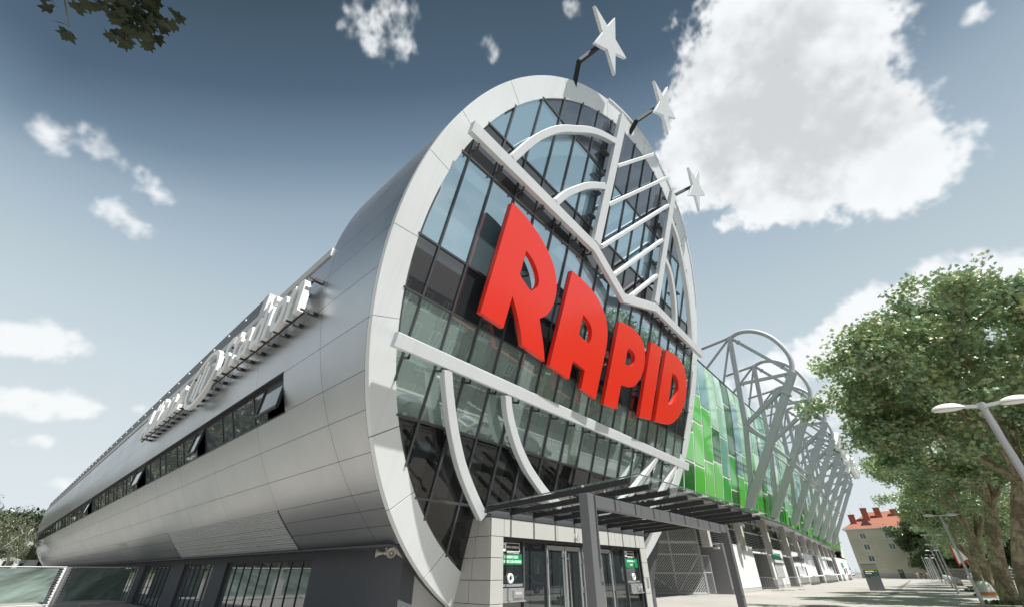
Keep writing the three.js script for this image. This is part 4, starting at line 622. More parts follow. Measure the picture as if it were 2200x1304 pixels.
  solo('recess_wall', bx(52.5, 59.8, 0, 3.9, -16.2, -16), M.interiorDark, 'dark back wall of the recess behind the barred door', 'wall');
  // crowd barriers
  const bar = thing('crowd_barrier', 'silver crowd barrier in front of the booths, left of the pair', 'barrier', [55.6, 0, -12.0], 0.05, 'crowd barriers before the booths');
  part('frame', [pipe([V(-1.6, 0.25, 0), V(-1.6, 1.0, 0), V(-1.45, 1.1, 0), V(1.45, 1.1, 0), V(1.6, 1.0, 0), V(1.6, 0.25, 0)], 0.028, 40, 8), rod(V(-1.6, 0.25, 0), V(1.6, 0.25, 0), 0.022)], M.alu, bar, { local: true }); for (let k = 1; k < 12; k++) part('bar', rod(V(-1.6 + k * 0.267, 0.25, 0), V(-1.6 + k * 0.267, 1.09, 0), 0.014, 6), M.alu, bar, { local: true }); for (const q of [-1.2, 1.2]) part('foot', rod(V(q, 0.03, -0.35), V(q, 0.03, 0.35), 0.025), M.alu, bar, { local: true });
  copyOf(bar, [58.0, 0, -11.2], -0.25, 'silver crowd barrier in front of the booths, right of the pair'); copyOf(bar, [54.6, 0, -13.6], 1.2, 'silver crowd barrier turned end-on against the white wall corner');
}

// ------------------------------------------------------------------ plaza furniture
{
  const info = (at, turn, label, first) => first ? copyOf(first, at, turn, label) : null;
  const t = thing('information_pillar', 'grey information pillar with green band, near one on the plaza', 'sign pillar', [61.4, 0, -4.6], -1.33);
  part('body', rbx(-0.62, 0.62, 0, 2.42, -0.14, 0.14, 0.015), std([0.12, 0.125, 0.13], 0.5), t, { local: true });
  part('top_plate', rbx(-0.623, 0.623, 1.98, 2.30, 0.141, 0.150, 0.004), std([0.22, 0.23, 0.24], 0.4), t, { local: true }); part('yellow_band', bx(-0.622, 0.622, 1.84, 1.97, 0.141, 0.152), std([0.30, 0.27, 0.08], 0.5), t, { local: true }); part('green_band', bx(-0.622, 0.622, 1.40, 1.83, 0.141, 0.152), std([0.015, 0.13, 0.08], 0.5), t, { local: true });
  part('lettering', [words('Kassen, Tickets', 0.085, 0.004, 0.75).translate(-0.5, 1.66, 0.153), words('Nord, Ost', 0.085, 0.004, 0.5).translate(-0.5, 1.49, 0.153), prism([[0.40, 1.66], [0.5, 1.71], [0.40, 1.76]], 0.01).translate(0, 0, 0.153)], M.white, t, { local: true });
  info([186, 0, -6.6], -1.33, 'grey information pillar far off near the yellow house', t);
}
{
  const t = thing('street_lamp', 'street lamp with two shell shaped heads, nearest at the right edge', 'street lamp', [12.4, 0, 1.95], 0.25, 'twin-headed lamps along the tree row');
  part('pole', [rod(V(0, 0, 0), V(0, 4.55, 0), 0.075, 16, 0.055), rod(V(0, 0, 0), V(0, 0.9, 0), 0.095, 16), rod(V(0, 4.5, 0), V(0, 4.62, 0), 0.062, 16)], M.alu, t, { local: true });
  for (const s of [-1, 1]) {
    part('arm', beam(V(0, 4.55, 0), V(0, 4.59, 0.30 * s), 0.06, 0.06), M.lightgrey, t, { local: true });
    const cap = new THREE.SphereGeometry(1, 28, 10, 0, Math.PI * 2, 0, Math.PI / 2).scale(0.145, 0.13, 0.27).translate(0, 4.56, 0.53 * s); part('lamp_shell', cap, M.lampShell ?? (M.lampShell = std([0.72, 0.72, 0.70], 0.4, 0, { side: THREE.DoubleSide })), t, { local: true });
    part('diffuser', new THREE.SphereGeometry(1, 24, 8, 0, Math.PI * 2, Math.PI / 2, Math.PI / 2).scale(0.13, 0.03, 0.245).translate(0, 4.558, 0.53 * s), M.lampGlass ?? (M.lampGlass = std([0.62, 0.62, 0.58], 0.3)), t, { local: true });
  }
  const L = [[37.2, 1.6, 'second'], [56.8, 1.25, 'third'], [77, 1.4, 'fourth'], [98, 1.3, 'fifth'], [122, 1.1, 'sixth'], [148, 1.0, 'seventh']];
  for (const [x, z, n] of L) copyOf(t, [x, 0, z], 0.25, 'street lamp with two shell shaped heads, ' + n + ' along the tree row');
}
{
  const t = thing('recycling_bin', 'round topped pale container with orange band by the lamp, nearest one', 'container', [52, 0, 2.75], 0, 'round topped containers in the tree row');
  part('body', new THREE.LatheGeometry([[0.50, 0.32], [0.50, 0.36], [0.47, 0.62], [0.40, 0.85], [0.27, 1.0], [0.12, 1.06], [0, 1.07]].map((p) => new THREE.Vector2(...p)), 28), std([0.50, 0.52, 0.52], 0.5, 0, { map: cloudy }), t, { local: true });
  part('band', new THREE.CylinderGeometry(0.505, 0.51, 0.21, 28, 1, true).translate(0, 0.215, 0), std([0.52, 0.17, 0.02], 0.5), t, { local: true }); part('base', new THREE.CylinderGeometry(0.515, 0.52, 0.11, 28).translate(0, 0.055, 0), M.lightgrey, t, { local: true });
  part('hatch', rbx(-0.16, 0.16, 0.5, 0.72, -0.49, -0.42, 0.01), M.lightgrey, t, { local: true });
  [[91, 2.4, 'second'], [112, 2.3, 'third'], [131, 2.4, 'fourth'], [150, 2.5, 'fifth'], [170, 2.4, 'sixth']].forEach(([x, z, n]) => copyOf(t, [x, 0, z], 1, 'round topped pale container with orange band, ' + n + ' along the tree row'));
}

// ------------------------------------------------------------------ foliage
function leafShape(lobes, s) {        // a lobed leaf as a fan, lying in the xy plane, stem at the origin
  const P = [[0, 0], [0.30, -0.10], [0.62, 0.10], [0.40, 0.34], [0.66, 0.66], [0.30, 0.62], [0, 1.05], [-0.30, 0.62], [-0.66, 0.66], [-0.40, 0.34], [-0.62, 0.10], [-0.30, -0.10]], c = [0, 0.38, 0.05], q = [];
  for (let i = 0; i < P.length; i++) { const a = P[i], b = P[(i + 1) % P.length]; q.push(...c, b[0], b[1], -0.06 * Math.abs(b[0]), a[0], a[1], -0.06 * Math.abs(a[0])); }
  const g = new THREE.BufferGeometry(); g.setAttribute('position', new THREE.BufferAttribute(new Float32Array(q.map((v) => v * s)), 3)); g.computeVertexNormals(); return g;
}
function simpleLeaf(s) { const P = [[0, 0], [0.3, 0.4], [0.18, 0.8], [0, 1.1], [-0.18, 0.8], [-0.3, 0.4]], q = []; for (let i = 1; i < 5; i++) q.push(0, 0, 0, P[i][0], P[i][1], 0.06, P[i + 1][0], P[i + 1][1], 0.06); const g = new THREE.BufferGeometry(); g.setAttribute('position', new THREE.BufferAttribute(new Float32Array(q.map((v) => v * s)), 3)); g.computeVertexNormals(); return g; }
function clump(leaf, n, r, seed) { const R = rng(seed), out = []; for (let k = 0; k < n; k++) { const g = leaf.clone(); g.rotateX(-0.9 + (R() - 0.5) * 1.7).rotateY(R() * 6.283).rotateZ((R() - 0.5) * 0.9); const a = R() * 6.283, u = R() * 2 - 1, q = r * Math.cbrt(R()), w = Math.sqrt(1 - u * u); g.translate(q * w * Math.cos(a), q * u * 0.8, q * w * Math.sin(a)); out.push(g); } return geo(out); }
const leafMat = (c) => phy([1, 1, 1], 0.36, 0, { side: THREE.DoubleSide, transmission: 0.5, thickness: 0 });
const M_leaf = leafMat(), M_bark = std([0.80, 0.78, 0.72], 0.9, 0, { map: barkT, bumpMap: grain, bumpScale: 0.006 });
const planeClump = [clump(leafShape(5, 0.155), 8, 0.40, 1), clump(leafShape(5, 0.14), 9, 0.42, 2)], smallClump = clump(simpleLeaf(0.11), 16, 0.34, 3), bigClump = clump(simpleLeaf(0.40), 12, 0.75, 4);
function limb(pts, r0, r1, rs = 10) {        // tapered limb along a smooth line
  const c = new THREE.CatmullRomCurve3(pts), N = Math.max(6, pts.length * 5), fr = c.computeFrenetFrames(N), q = [], uv = [], P = [];
  for (let i = 0; i <= N; i++) { const p = c.getPoint(i / N), r = lerp(r0, r1, i / N), row = []; for (let k = 0; k <= rs; k++) { const a = k / rs * 2 * Math.PI, w = r * (1 + 0.10 * Math.sin(a * 3 + i * 0.4)); row.push(p.clone().addScaledVector(fr.normals[i], w * Math.cos(a)).addScaledVector(fr.binormals[i], w * Math.sin(a))); } P.push(row); }
  const L = c.getLength();
  for (let i = 0; i < N; i++) for (let k = 0; k < rs; k++) { const A = P[i][k], B = P[i + 1][k], E = P[i + 1][k + 1], F = P[i][k + 1]; for (const v of [A, F, E, A, E, B]) q.push(v.x, v.y, v.z); const u0 = k / rs * 1.0, u1 = (k + 1) / rs, v0 = i / N * L / 2.4, v1 = (i + 1) / N * L / 2.4; uv.push(u0, v0, u1, v0, u1, v1, u0, v0, u1, v1, u0, v1); }
  const g = new THREE.BufferGeometry(); g.setAttribute('position', new THREE.BufferAttribute(new Float32Array(q), 3)); g.setAttribute('uv', new THREE.BufferAttribute(new Float32Array(uv), 2)); g.computeVertexNormals(); return g;
}
function fillCrown(t, name, geom, spots, col, seed, smin, smax) {
  const im = new THREE.InstancedMesh(geom, M_leaf, spots.length), R = rng(seed), m = new THREE.Matrix4(), c = new THREE.Color();
  spots.forEach((p, i) => { const s = lerp(smin, smax, R()); m.compose(p, new THREE.Quaternion().setFromEuler(new THREE.Euler((R() - 0.5) * 0.9, R() * 6.283, (R() - 0.5) * 0.9)), V(s, s, s)); im.setMatrixAt(i, m); const k = 0.62 + 0.75 * R(), y = (R() - 0.5) * 0.35; c.setRGB(col[0] * k * (1 + y), col[1] * k, col[2] * k * (1 - y)); im.setColorAt(i, c); });
  im.name = name; im.castShadow = im.receiveShadow = true; im.userData.kind = 'stuff'; t.add(im); return im;
}
// a tree in its own frame: trunk with limbs, and a crown of leaf clumps gathered round the limb ends
function tree(name, label, cat, at, o) {
  const t = thing(name, label, cat, at, o.turn ?? 0, o.group), R = rng(o.seed), limbs = [], ends = [];
  const h = o.h, th = h * (o.fork ?? 0.34), lean = o.lean ?? [0, 0], top = V(lean[0], th, lean[1]);
  limbs.push(limb([V(0, -0.15, 0), V(lean[0] * 0.15 + (R() - 0.5) * 0.1, th * 0.35, lean[1] * 0.15), V(lean[0] * 0.55, th * 0.7, lean[1] * 0.6 + (R() - 0.5) * 0.12), top], o.r * 1.15, o.r * 0.78, 14));
  limbs.push(limb([V(0, -0.15, 0), V(0, 0.2, 0), V(0, 0.7, 0)], o.r * 1.6, o.r * 1.02, 14));
  const c = V(lean[0] * 1.2, lerp(o.base ?? h * 0.28, h, 0.5), lean[1] * 1.2), rad = V(o.rx, (h - (o.base ?? h * 0.28)) / 2, o.rz ?? o.rx);
  const n1 = o.limbs ?? 6; for (let k = 0; k < n1; k++) {
    const a = (k + R() * 0.7) / n1 * 6.283, up = k % 2 ? 0.75 + 0.2 * R() : 0.35 + 0.3 * R(), out = k % 2 ? 0.45 : 0.8;
    const e = V(c.x + rad.x * out * Math.cos(a), lerp(c.y - rad.y * 0.45, c.y + rad.y * 0.8, up), c.z + rad.z * out * Math.sin(a)), s = k < 3 ? top : top.clone().lerp(V(c.x, c.y, c.z), 0.25 * R());
    const mid = s.clone().lerp(e, 0.5).add(V((R() - 0.5) * 0.9, (R() - 0.1) * 0.9, (R() - 0.5) * 0.9)); limbs.push(limb([s, mid, e], o.r * 0.5, o.r * 0.10, 8)); ends.push(e, mid);
    for (let q = 0; q < 3; q++) { const f = mid.clone().lerp(e, 0.2 + 0.3 * q), g = f.clone().add(V((R() - 0.5) * rad.x * 1.1, (R() - 0.2) * rad.y * 0.6, (R() - 0.5) * rad.z * 1.1)); limbs.push(limb([f, f.clone().lerp(g, 0.5).add(V(0, 0.25, 0)), g], o.r * 0.20, o.r * 0.05, 6)); ends.push(g); }
  }
  part('trunk', limbs, o.bark ?? M_bark, t, { local: true, keepUV: true });
  // lobes: where foliage gathers
  const lobes = []; for (let k = 0; k < (o.lobes ?? 46); k++) { const a = R() * 6.283, u = lerp(-0.75, 1, R()), w = Math.sqrt(Math.max(0, 1 - u * u)), q = lerp(0.62, 1.0, Math.sqrt(R())); lobes.push([V(c.x + rad.x * w * q * Math.cos(a), c.y + rad.y * u * q, c.z + rad.z * w * q * Math.sin(a)), lerp(0.75, 1.5, R()) * (o.lobeR ?? 1)]); }
  for (const e of ends) lobes.push([e, lerp(0.7, 1.2, R()) * (o.lobeR ?? 1)]);
  const spots = []; let guard = 0; while (spots.length < o.n && guard++ < o.n * 6) { const [p, r] = lobes[Math.floor(R() * lobes.length)]; const a = R() * 6.283, u = R() * 2 - 1, w = Math.sqrt(1 - u * u), q = r * Math.pow(R(), 0.45); const s = V(p.x + q * w * Math.cos(a), p.y + q * u * 0.62, p.z + q * w * Math.sin(a)); if (s.y < (o.minY ?? 2.5)) continue; if (fbm(s.x * 0.75 + o.seed, s.y * 0.95, s.z * 0.75, 3) < (o.gap ?? 0.48)) continue; spots.push(s); }
  fillCrown(t, 'crown', o.clump ?? planeClump[o.seed % 2], spots, o.col, o.seed + 5, o.smin ?? 0.75, o.smax ?? 1.3);
  return t;
}
const planeCol = [0.38, 0.475, 0.27], pg = 'plane trees in a row along the plaza';
const T1 = tree('plane_tree', 'tall plane tree with dense crown, nearest of the row at the right edge', 'tree', [28, 0, 2.7], { h: 14.4, r: 0.36, rx: 5.2, rz: 5.0, base: 4.8, seed: 41, n: 6800, col: planeCol, limbs: 8, lobes: 70, lobeR: 1.15, group: pg, lean: [0, 1.5], minY: 5.6, gap: 0.50 });
const T2 = tree('plane_tree', 'plane tree with mottled leaning trunk, second of the row', 'tree', [40.7, 0, 3.0], { h: 15.4, r: 0.36, rx: 5.8, rz: 5.0, base: 5.0, seed: 52, n: 5800, col: planeCol, limbs: 8, lobes: 64, lobeR: 1.15, group: pg, lean: [0.2, 1.3], minY: 5.2, gap: 0.50 });
const T3 = tree('plane_tree', 'plane tree with low forked trunk behind the near container, third of the row', 'tree', [53.5, 0, 3.3], { h: 14.6, r: 0.33, rx: 5.8, rz: 4.9, base: 4.6, seed: 63, n: 5000, col: planeCol, limbs: 7, lobes: 60, lobeR: 1.15, group: pg, fork: 0.24, lean: [0.1, 0.4], minY: 4.6, gap: 0.50 });
[[66, 3.2, 'fourth', T1, 0.3, 0.86], [79, 4.0, 'fifth', T2, 0.2, 0.82], [92, 4.6, 'sixth', T3, 0.3, 0.80], [106, 5.2, 'seventh', T1, 0.4, 0.78], [121, 5.8, 'eighth', T2, -0.2, 0.76], [138, 6.5, 'ninth', T3, 0.2, 0.76]].forEach(([x, z, n, T, turn, s]) => { const c = copyOf(T, [x, 0, z], turn, 'plane tree in the row along the plaza, ' + n + ' from the near end'); c.scale.setScalar(s); });
// overhanging tree beside the camera: only a few leaves hang into the picture
{
  const t = thing('overhanging_tree', 'tree whose dark leafy twigs hang into the upper left corner', 'tree', [-2.8, 0, 1.8]);
  const w = (x, y, z) => V(x + 2.8, y, z - 1.8);
  const twig = [[[-2.1, 6.6, -3.0], [-1.6, 6.1, -3.2], [-1.33, 5.6, -3.5], [-1.17, 5.36, -3.70]], [[-1.55, 6.3, -3.3], [-1.3, 6.0, -3.3], [-1.05, 5.75, -3.42], [-0.88, 5.52, -3.62]], [[-1.1, 6.5, -3.0], [-0.95, 6.1, -3.2], [-0.80, 5.62, -3.5]], [[-1.6, 6.1, -3.2], [-1.45, 5.7, -3.45], [-1.36, 5.38, -3.6]]];
  part('trunk', [limb([V(0, 0, 0), V(0.1, 3, 0), V(0.3, 6.5, -0.5), V(0.9, 9.5, -1.8)], 0.3, 0.16, 14), limb([w(-2.5, 6.9, 1.2), w(-2.5, 7.3, -1), w(-2.1, 6.6, -3.0)], 0.12, 0.03, 8), limb([w(-2.4, 7.6, 0.8), w(-1.9, 7.6, -1.2), w(-1.3, 7.0, -2.4), w(-1.1, 6.5, -3.0)], 0.10, 0.025, 8), limb([w(-2.1, 6.6, -3.0), w(-1.8, 6.5, -3.2), w(-1.55, 6.3, -3.3)], 0.025, 0.012, 6), ...twig.map((p) => limb(p.map((q) => w(...q)), 0.013, 0.004, 6))], M_bark, t, { local: true, keepUV: true });
  const R = rng(77), leaf = leafShape(5, 0.088);
  const spot = []; const seg = (a, b, n, j) => { for (let k = 0; k < n; k++) { const u = R(); spot.push([lerp(a[0], b[0], u) + (R() - 0.5) * j, lerp(a[1], b[1], u) + (R() - 0.5) * j, lerp(a[2], b[2], u) + (R() - 0.5) * j]); } };
  const hang = (x, y, z, d, n, j) => { const k = d / Math.hypot(x, y, z); seg([x * k, EYE + y * k, z * k], [x * k, EYE + y * k, z * k], n, j); };      // leaves round a point of a twig
  hang(-0.155, 0.757, -0.635, 5.4, 30, 0.34); hang(-0.180, 0.752, -0.634, 5.4, 20, 0.30); hang(-0.160, 0.738, -0.655, 5.4, 16, 0.24); hang(-0.140, 0.768, -0.625, 5.4, 7, 0.2); hang(-0.205, 0.745, -0.634, 5.4, 16, 0.32); hang(-0.230, 0.728, -0.646, 5.4, 12, 0.28); hang(-0.252, 0.703, -0.665, 5.4, 8, 0.2); hang(-0.218, 0.694, -0.686, 5.4, 3, 0.06); hang(-0.165, 0.722, -0.672, 5.4, 3, 0.1);
  for (const s of spot) { const g = leaf.clone().rotateX(-1.9 + (R() - 0.5) * 1.3).rotateY(R() * 6.283).translate(...w(...s).toArray()); part('leaf', g, M.leafNear ?? (M.leafNear = phy([0.022, 0.034, 0.011], 0.6, 0, { side: THREE.DoubleSide })), t, { local: true }); }
  const spots = []; let gd = 0; while (spots.length < 5200 && gd++ < 60000) { const a = R() * 6.283, u = R() * 2 - 1, q = Math.cbrt(R()), ww = Math.sqrt(1 - u * u); const p = V(-1.2 + 3.0 * q * ww * Math.cos(a), 10.4 + 2.4 * q * u, -0.9 + 2.6 * q * ww * Math.sin(a)); if ((p.y - 1.6) / Math.hypot(p.x, p.z) < 1.75) continue; spots.push(w(p.x, p.y, p.z)); }
  fillCrown(t, 'crown', planeClump[0], spots, planeCol, 9, 0.8, 1.2);
}
// conifer at the far end of the stand
{
  const t = thing('spruce_tree', 'dark spruce between the end of the stand and the yellow house', 'tree', [166, 0, -18.5]), R = rng(91), spots = [];
  part('trunk', limb([V(0, -0.1, 0), V(0, 4, 0), V(0, 8.6, 0)], 0.2, 0.03, 8), std([0.10, 0.08, 0.06], 0.9), t, { local: true, keepUV: true });
  for (let k = 0; k < 900; k++) { const y = 0.9 + 8 * R(), r = (1 - (y - 0.6) / 8.6) * 2.6 * (0.75 + 0.25 * Math.sin(y * 5)) * Math.sqrt(R()), a = R() * 6.283; spots.push(V(r * Math.cos(a), y - r * 0.25, r * Math.sin(a))); }
  fillCrown(t, 'crown', clump(simpleLeaf(0.30), 9, 0.35, 8), spots, [0.045, 0.07, 0.045], 92, 0.7, 1.1);
}
{ // planted pits at the feet of the row
  const R = rng(61), pits = [], grass = []; for (const [x, z] of [[28, 2.7], [40.7, 3.0], [53.5, 3.3], [66, 3.2], [79, 4.0]]) { pits.push(new THREE.CircleGeometry(1.25, 20).rotateX(-Math.PI / 2).translate(x, 0.005, z)); for (let k = 0; k < 260; k++) { const a = R() * 6.283, r = 1.3 * Math.sqrt(R()); grass.push(simpleLeaf(0.10 + 0.16 * R()).rotateX(-0.3 - 0.5 * R()).rotateY(R() * 6.283).translate(x + r * Math.cos(a), 0.0, z + r * Math.sin(a))); } }
  solo('tree_pit', pits, std([0.10, 0.085, 0.065], 0.95), null, null, { kind: 'structure' }); solo('pit_grass', grass, std([0.10, 0.13, 0.05], 0.8, 0, { side: THREE.DoubleSide }), 'short grass and weeds round the feet of the plane trees', 'grass', { kind: 'stuff' });
}
// trees and shrubs across the street at the right
{
  const g = 'leafy trees across the street';
  const S1 = tree('street_tree', 'broad bright green tree behind the parked cars, rightmost', 'tree', [112, 0, 30], { h: 15, r: 0.3, rx: 7, base: 1.2, seed: 131, n: 3600, col: [0.15, 0.215, 0.085], clump: bigClump, limbs: 5, lobes: 50, lobeR: 1.7, minY: 0.9, group: g });
  [[136, 26, 'second from the right', 1.1], [158, 30, 'third from the right', 1.1], [176, 22, 'behind the stone wall, right part', 1.15], [180, 12, 'behind the stone wall, middle part', 1.1], [186, 3, 'behind the stone wall, left part', 1.1], [196, 13, 'behind the yellow house corner', 1.0], [90, 33, 'nearest across the street', 1.1]].forEach(([x, z, n, s], i) => { const c = copyOf(S1, [x, 0, z], i * 1.3, 'broad bright green tree ' + n); c.scale.setScalar(s); });
  const w = thing('stone_wall', 'low wall of dark rough stones behind the parked cars', 'wall', [166, 0, 12]), R = rng(17); const st = []; for (let z = 3; z < 32; z += 0.9) for (let r = 0; r < 4; r++) st.push(rbx(165.8 + R() * 0.12, 166.3, r * 0.62 + 0.02, r * 0.62 + 0.58, z + (r % 2) * 0.45 + 0.02, z + (r % 2) * 0.45 + 0.86, 0.06)); part('stones', st, std([0.17, 0.165, 0.155], 0.9, 0, { map: conc }), w, { kind: 'stuff' });
}

// ------------------------------------------------------------------ cars
function makeCar(label, at, turn, paint, van, group) {
  const t = thing(van ? 'parked_van' : 'parked_car', label, van ? 'van' : 'car', at, turn, group), W = van ? 0.92 : 0.86;
  const pf = van ? [[-2.3, 0.35], [-2.32, 0.9], [-2.25, 1.85], [-2.05, 2.0], [0.9, 2.0], [1.15, 1.9], [1.75, 1.15], [2.3, 0.98], [2.4, 0.7], [2.38, 0.35]] : [[-2.1, 0.32], [-2.14, 0.62], [-2.08, 0.86], [-1.75, 0.93], [-1.25, 1.34], [-0.7, 1.44], [0.1, 1.43], [0.55, 1.30], [1.12, 0.95], [1.85, 0.80], [2.1, 0.62], [2.12, 0.32]];
  const arch = (x) => { const a = []; for (let k = 0; k <= 8; k++) a.push([x + 0.37 * Math.cos(Math.PI * k / 8), 0.32 + 0.37 * Math.sin(Math.PI * k / 8)]); return a; };
  const bot = [...arch(1.32), ...arch(-1.32)]; part('body', prism(pf.slice().reverse().concat(bot.reverse()).reverse(), 2 * W, 0.07).translate(0, 0, -W), paint, t, { local: true });
  const gl = van ? [[[-1.9, 1.25], [-1.9, 1.78], [-0.4, 1.78], [-0.4, 1.25]], [[-0.2, 1.25], [-0.2, 1.78], [0.8, 1.78], [1.35, 1.25]]] : [[[-1.45, 0.98], [-1.12, 1.29], [-0.35, 1.36], [-0.35, 0.98]], [[-0.25, 0.98], [-0.25, 1.36], [0.12, 1.34], [0.52, 1.22], [0.92, 0.98]]];
  for (const s of [-1, 1]) for (const p of gl) part('side_window', prism(p.slice().reverse(), 0.012).translate(0, 0, s * (W + 0.004) - 0.006), M.mirror, t, { local: true });
  const q = van ? [[1.17, 1.86], [1.72, 1.19]] : [[0.60, 1.275], [1.08, 0.985]]; part('windscreen', beam(V(q[0][0] + 0.03, q[0][1] + 0.01, 0), V(q[1][0] + 0.03, q[1][1] + 0.01, 0), W * 1.7, 0.012), M.mirror, t, { local: true });
  if (!van) part('rear_window', beam(V(-1.27, 1.33, 0), V(-1.72, 0.965, 0), W * 1.65, 0.012), M.mirror, t, { local: true });
  for (const x of [-1.32, 1.32]) for (const s of [-1, 1]) { const w = part('wheel', new THREE.CylinderGeometry(0.31, 0.31, 0.2, 24).rotateX(Math.PI / 2).translate(x, 0.31, s * (W - 0.10)), M.rubber, t, { local: true }); part('rim', new THREE.CylinderGeometry(0.2, 0.2, 0.02, 16).rotateX(Math.PI / 2).translate(x, 0.31, s * (W + 0.01)), M.alu, w, { local: true }); }
  for (const s of [-1, 1]) { part('headlight', rbx(2.03, 2.14, 0.58, 0.74, s * 0.62 - 0.16, s * 0.62 + 0.16, 0.03), M.chrome, t, { local: true }); part('tail_light', rbx(van ? -2.34 : -2.16, van ? -2.24 : -2.04, 0.66, 0.84, s * 0.68 - 0.1, s * 0.68 + 0.1, 0.03), std([0.4, 0.02, 0.02], 0.3), t, { local: true }); }
  return t;
}
const paint = (r, g, b) => phy([r, g, b], 0.3, 0.2, { clearcoat: 1, clearcoatRoughness: 0.05 });
makeCar('white car parked by the stone wall, left of the thick trunk', [160, 0, 7.6], 2.9, paint(0.62, 0.63, 0.64));
makeCar('silver estate car parked facing away between the two trunks', [150, 0, 11.0], 0.2, paint(0.45, 0.46, 0.48));
makeCar('white van at the right edge before the green trees', [140, 0, 14.6], 3.2, paint(0.72, 0.72, 0.70), true);
makeCar('dark car on the street behind the poles', [172, 0, 9.6], 0.4, paint(0.03, 0.035, 0.05));
{ // street parking that the glass front mirrors
  const c = [[4, 10.3, [0.10, 0.11, 0.10], 'dark green'], [10.5, 10.3, [0.55, 0.56, 0.57], 'silver'], [17.2, 10.3, [0.03, 0.03, 0.035], 'black'], [23.8, 10.3, [0.60, 0.60, 0.58], 'white'], [-4, 10.3, [0.2, 0.22, 0.26], 'grey blue'], [31, 10.3, [0.05, 0.07, 0.12], 'navy']];
  for (const [x, z, p, n] of c) makeCar(n + ' car parked at the kerb opposite the glass front', [x, 0, z], 0, paint(...p));
}

// ------------------------------------------------------------------ flags and people at the far right
{
  const pole = (x, z, h, label, cloth) => { const t = thing('flagpole', label, 'flagpole', [x, 0, z]); part('pole', rod(V(0, 0, 0), V(0, h, 0), 0.07, 10, 0.04), M.lightgrey, t, { local: true }); part('foot', new THREE.CylinderGeometry(0.14, 0.16, 0.12, 12).translate(0, 0.06, 0), M.alu, t, { local: true }); if (cloth) { const g = new THREE.PlaneGeometry(2.4, 3.4, 14, 10); const p = g.attributes.position; for (let i = 0; i < p.count; i++) { const u = p.getX(i) / 2.4 + 0.5, v = p.getY(i) / 3.4 + 0.5; p.setXYZ(i, 0.22 * Math.sin(u * 7 + v * 2) * u, h - 0.3 - 3.4 * (1 - v) - 1.0 * u * u, -u * 2.3); } g.computeVertexNormals(); part('flag', g, cloth, t, { local: true, keepUV: true }); } return t; };
  const fl = document.createElement('canvas'); fl.width = 128; fl.height = 128; const x = fl.getContext('2d'); x.fillStyle = '#f1efec'; x.fillRect(0, 0, 128, 128); x.fillStyle = '#c9372c'; x.fillRect(0, 118, 128, 10); x.fillRect(116, 0, 12, 128); x.fillStyle = '#2a2a2c'; x.fillRect(40, 40, 26, 5); x.fillRect(44, 60, 20, 5); const ft = new THREE.CanvasTexture(fl); ft.colorSpace = THREE.SRGBColorSpace;
  const cloth = new THREE.MeshStandardMaterial({ map: ft, roughness: 0.85, side: THREE.DoubleSide });
  pole(118, 6.6, 7.2, 'pale flagpole with a white red-edged flag among the trees', cloth); pole(81.3, 5.25, 5.6, 'bare thin pole at the kerb right of the leaning trunk'); pole(135, 7.0, 6.5, 'bare pale pole behind the near container');
  for (let k = 0; k < 4; k++) pole(150 + k * 7, -0.3 + 0.4 * k, 5.0, 'thin white pole beyond the far containers, ' + ['first', 'second', 'third', 'fourth'][k] + ' of four');
}
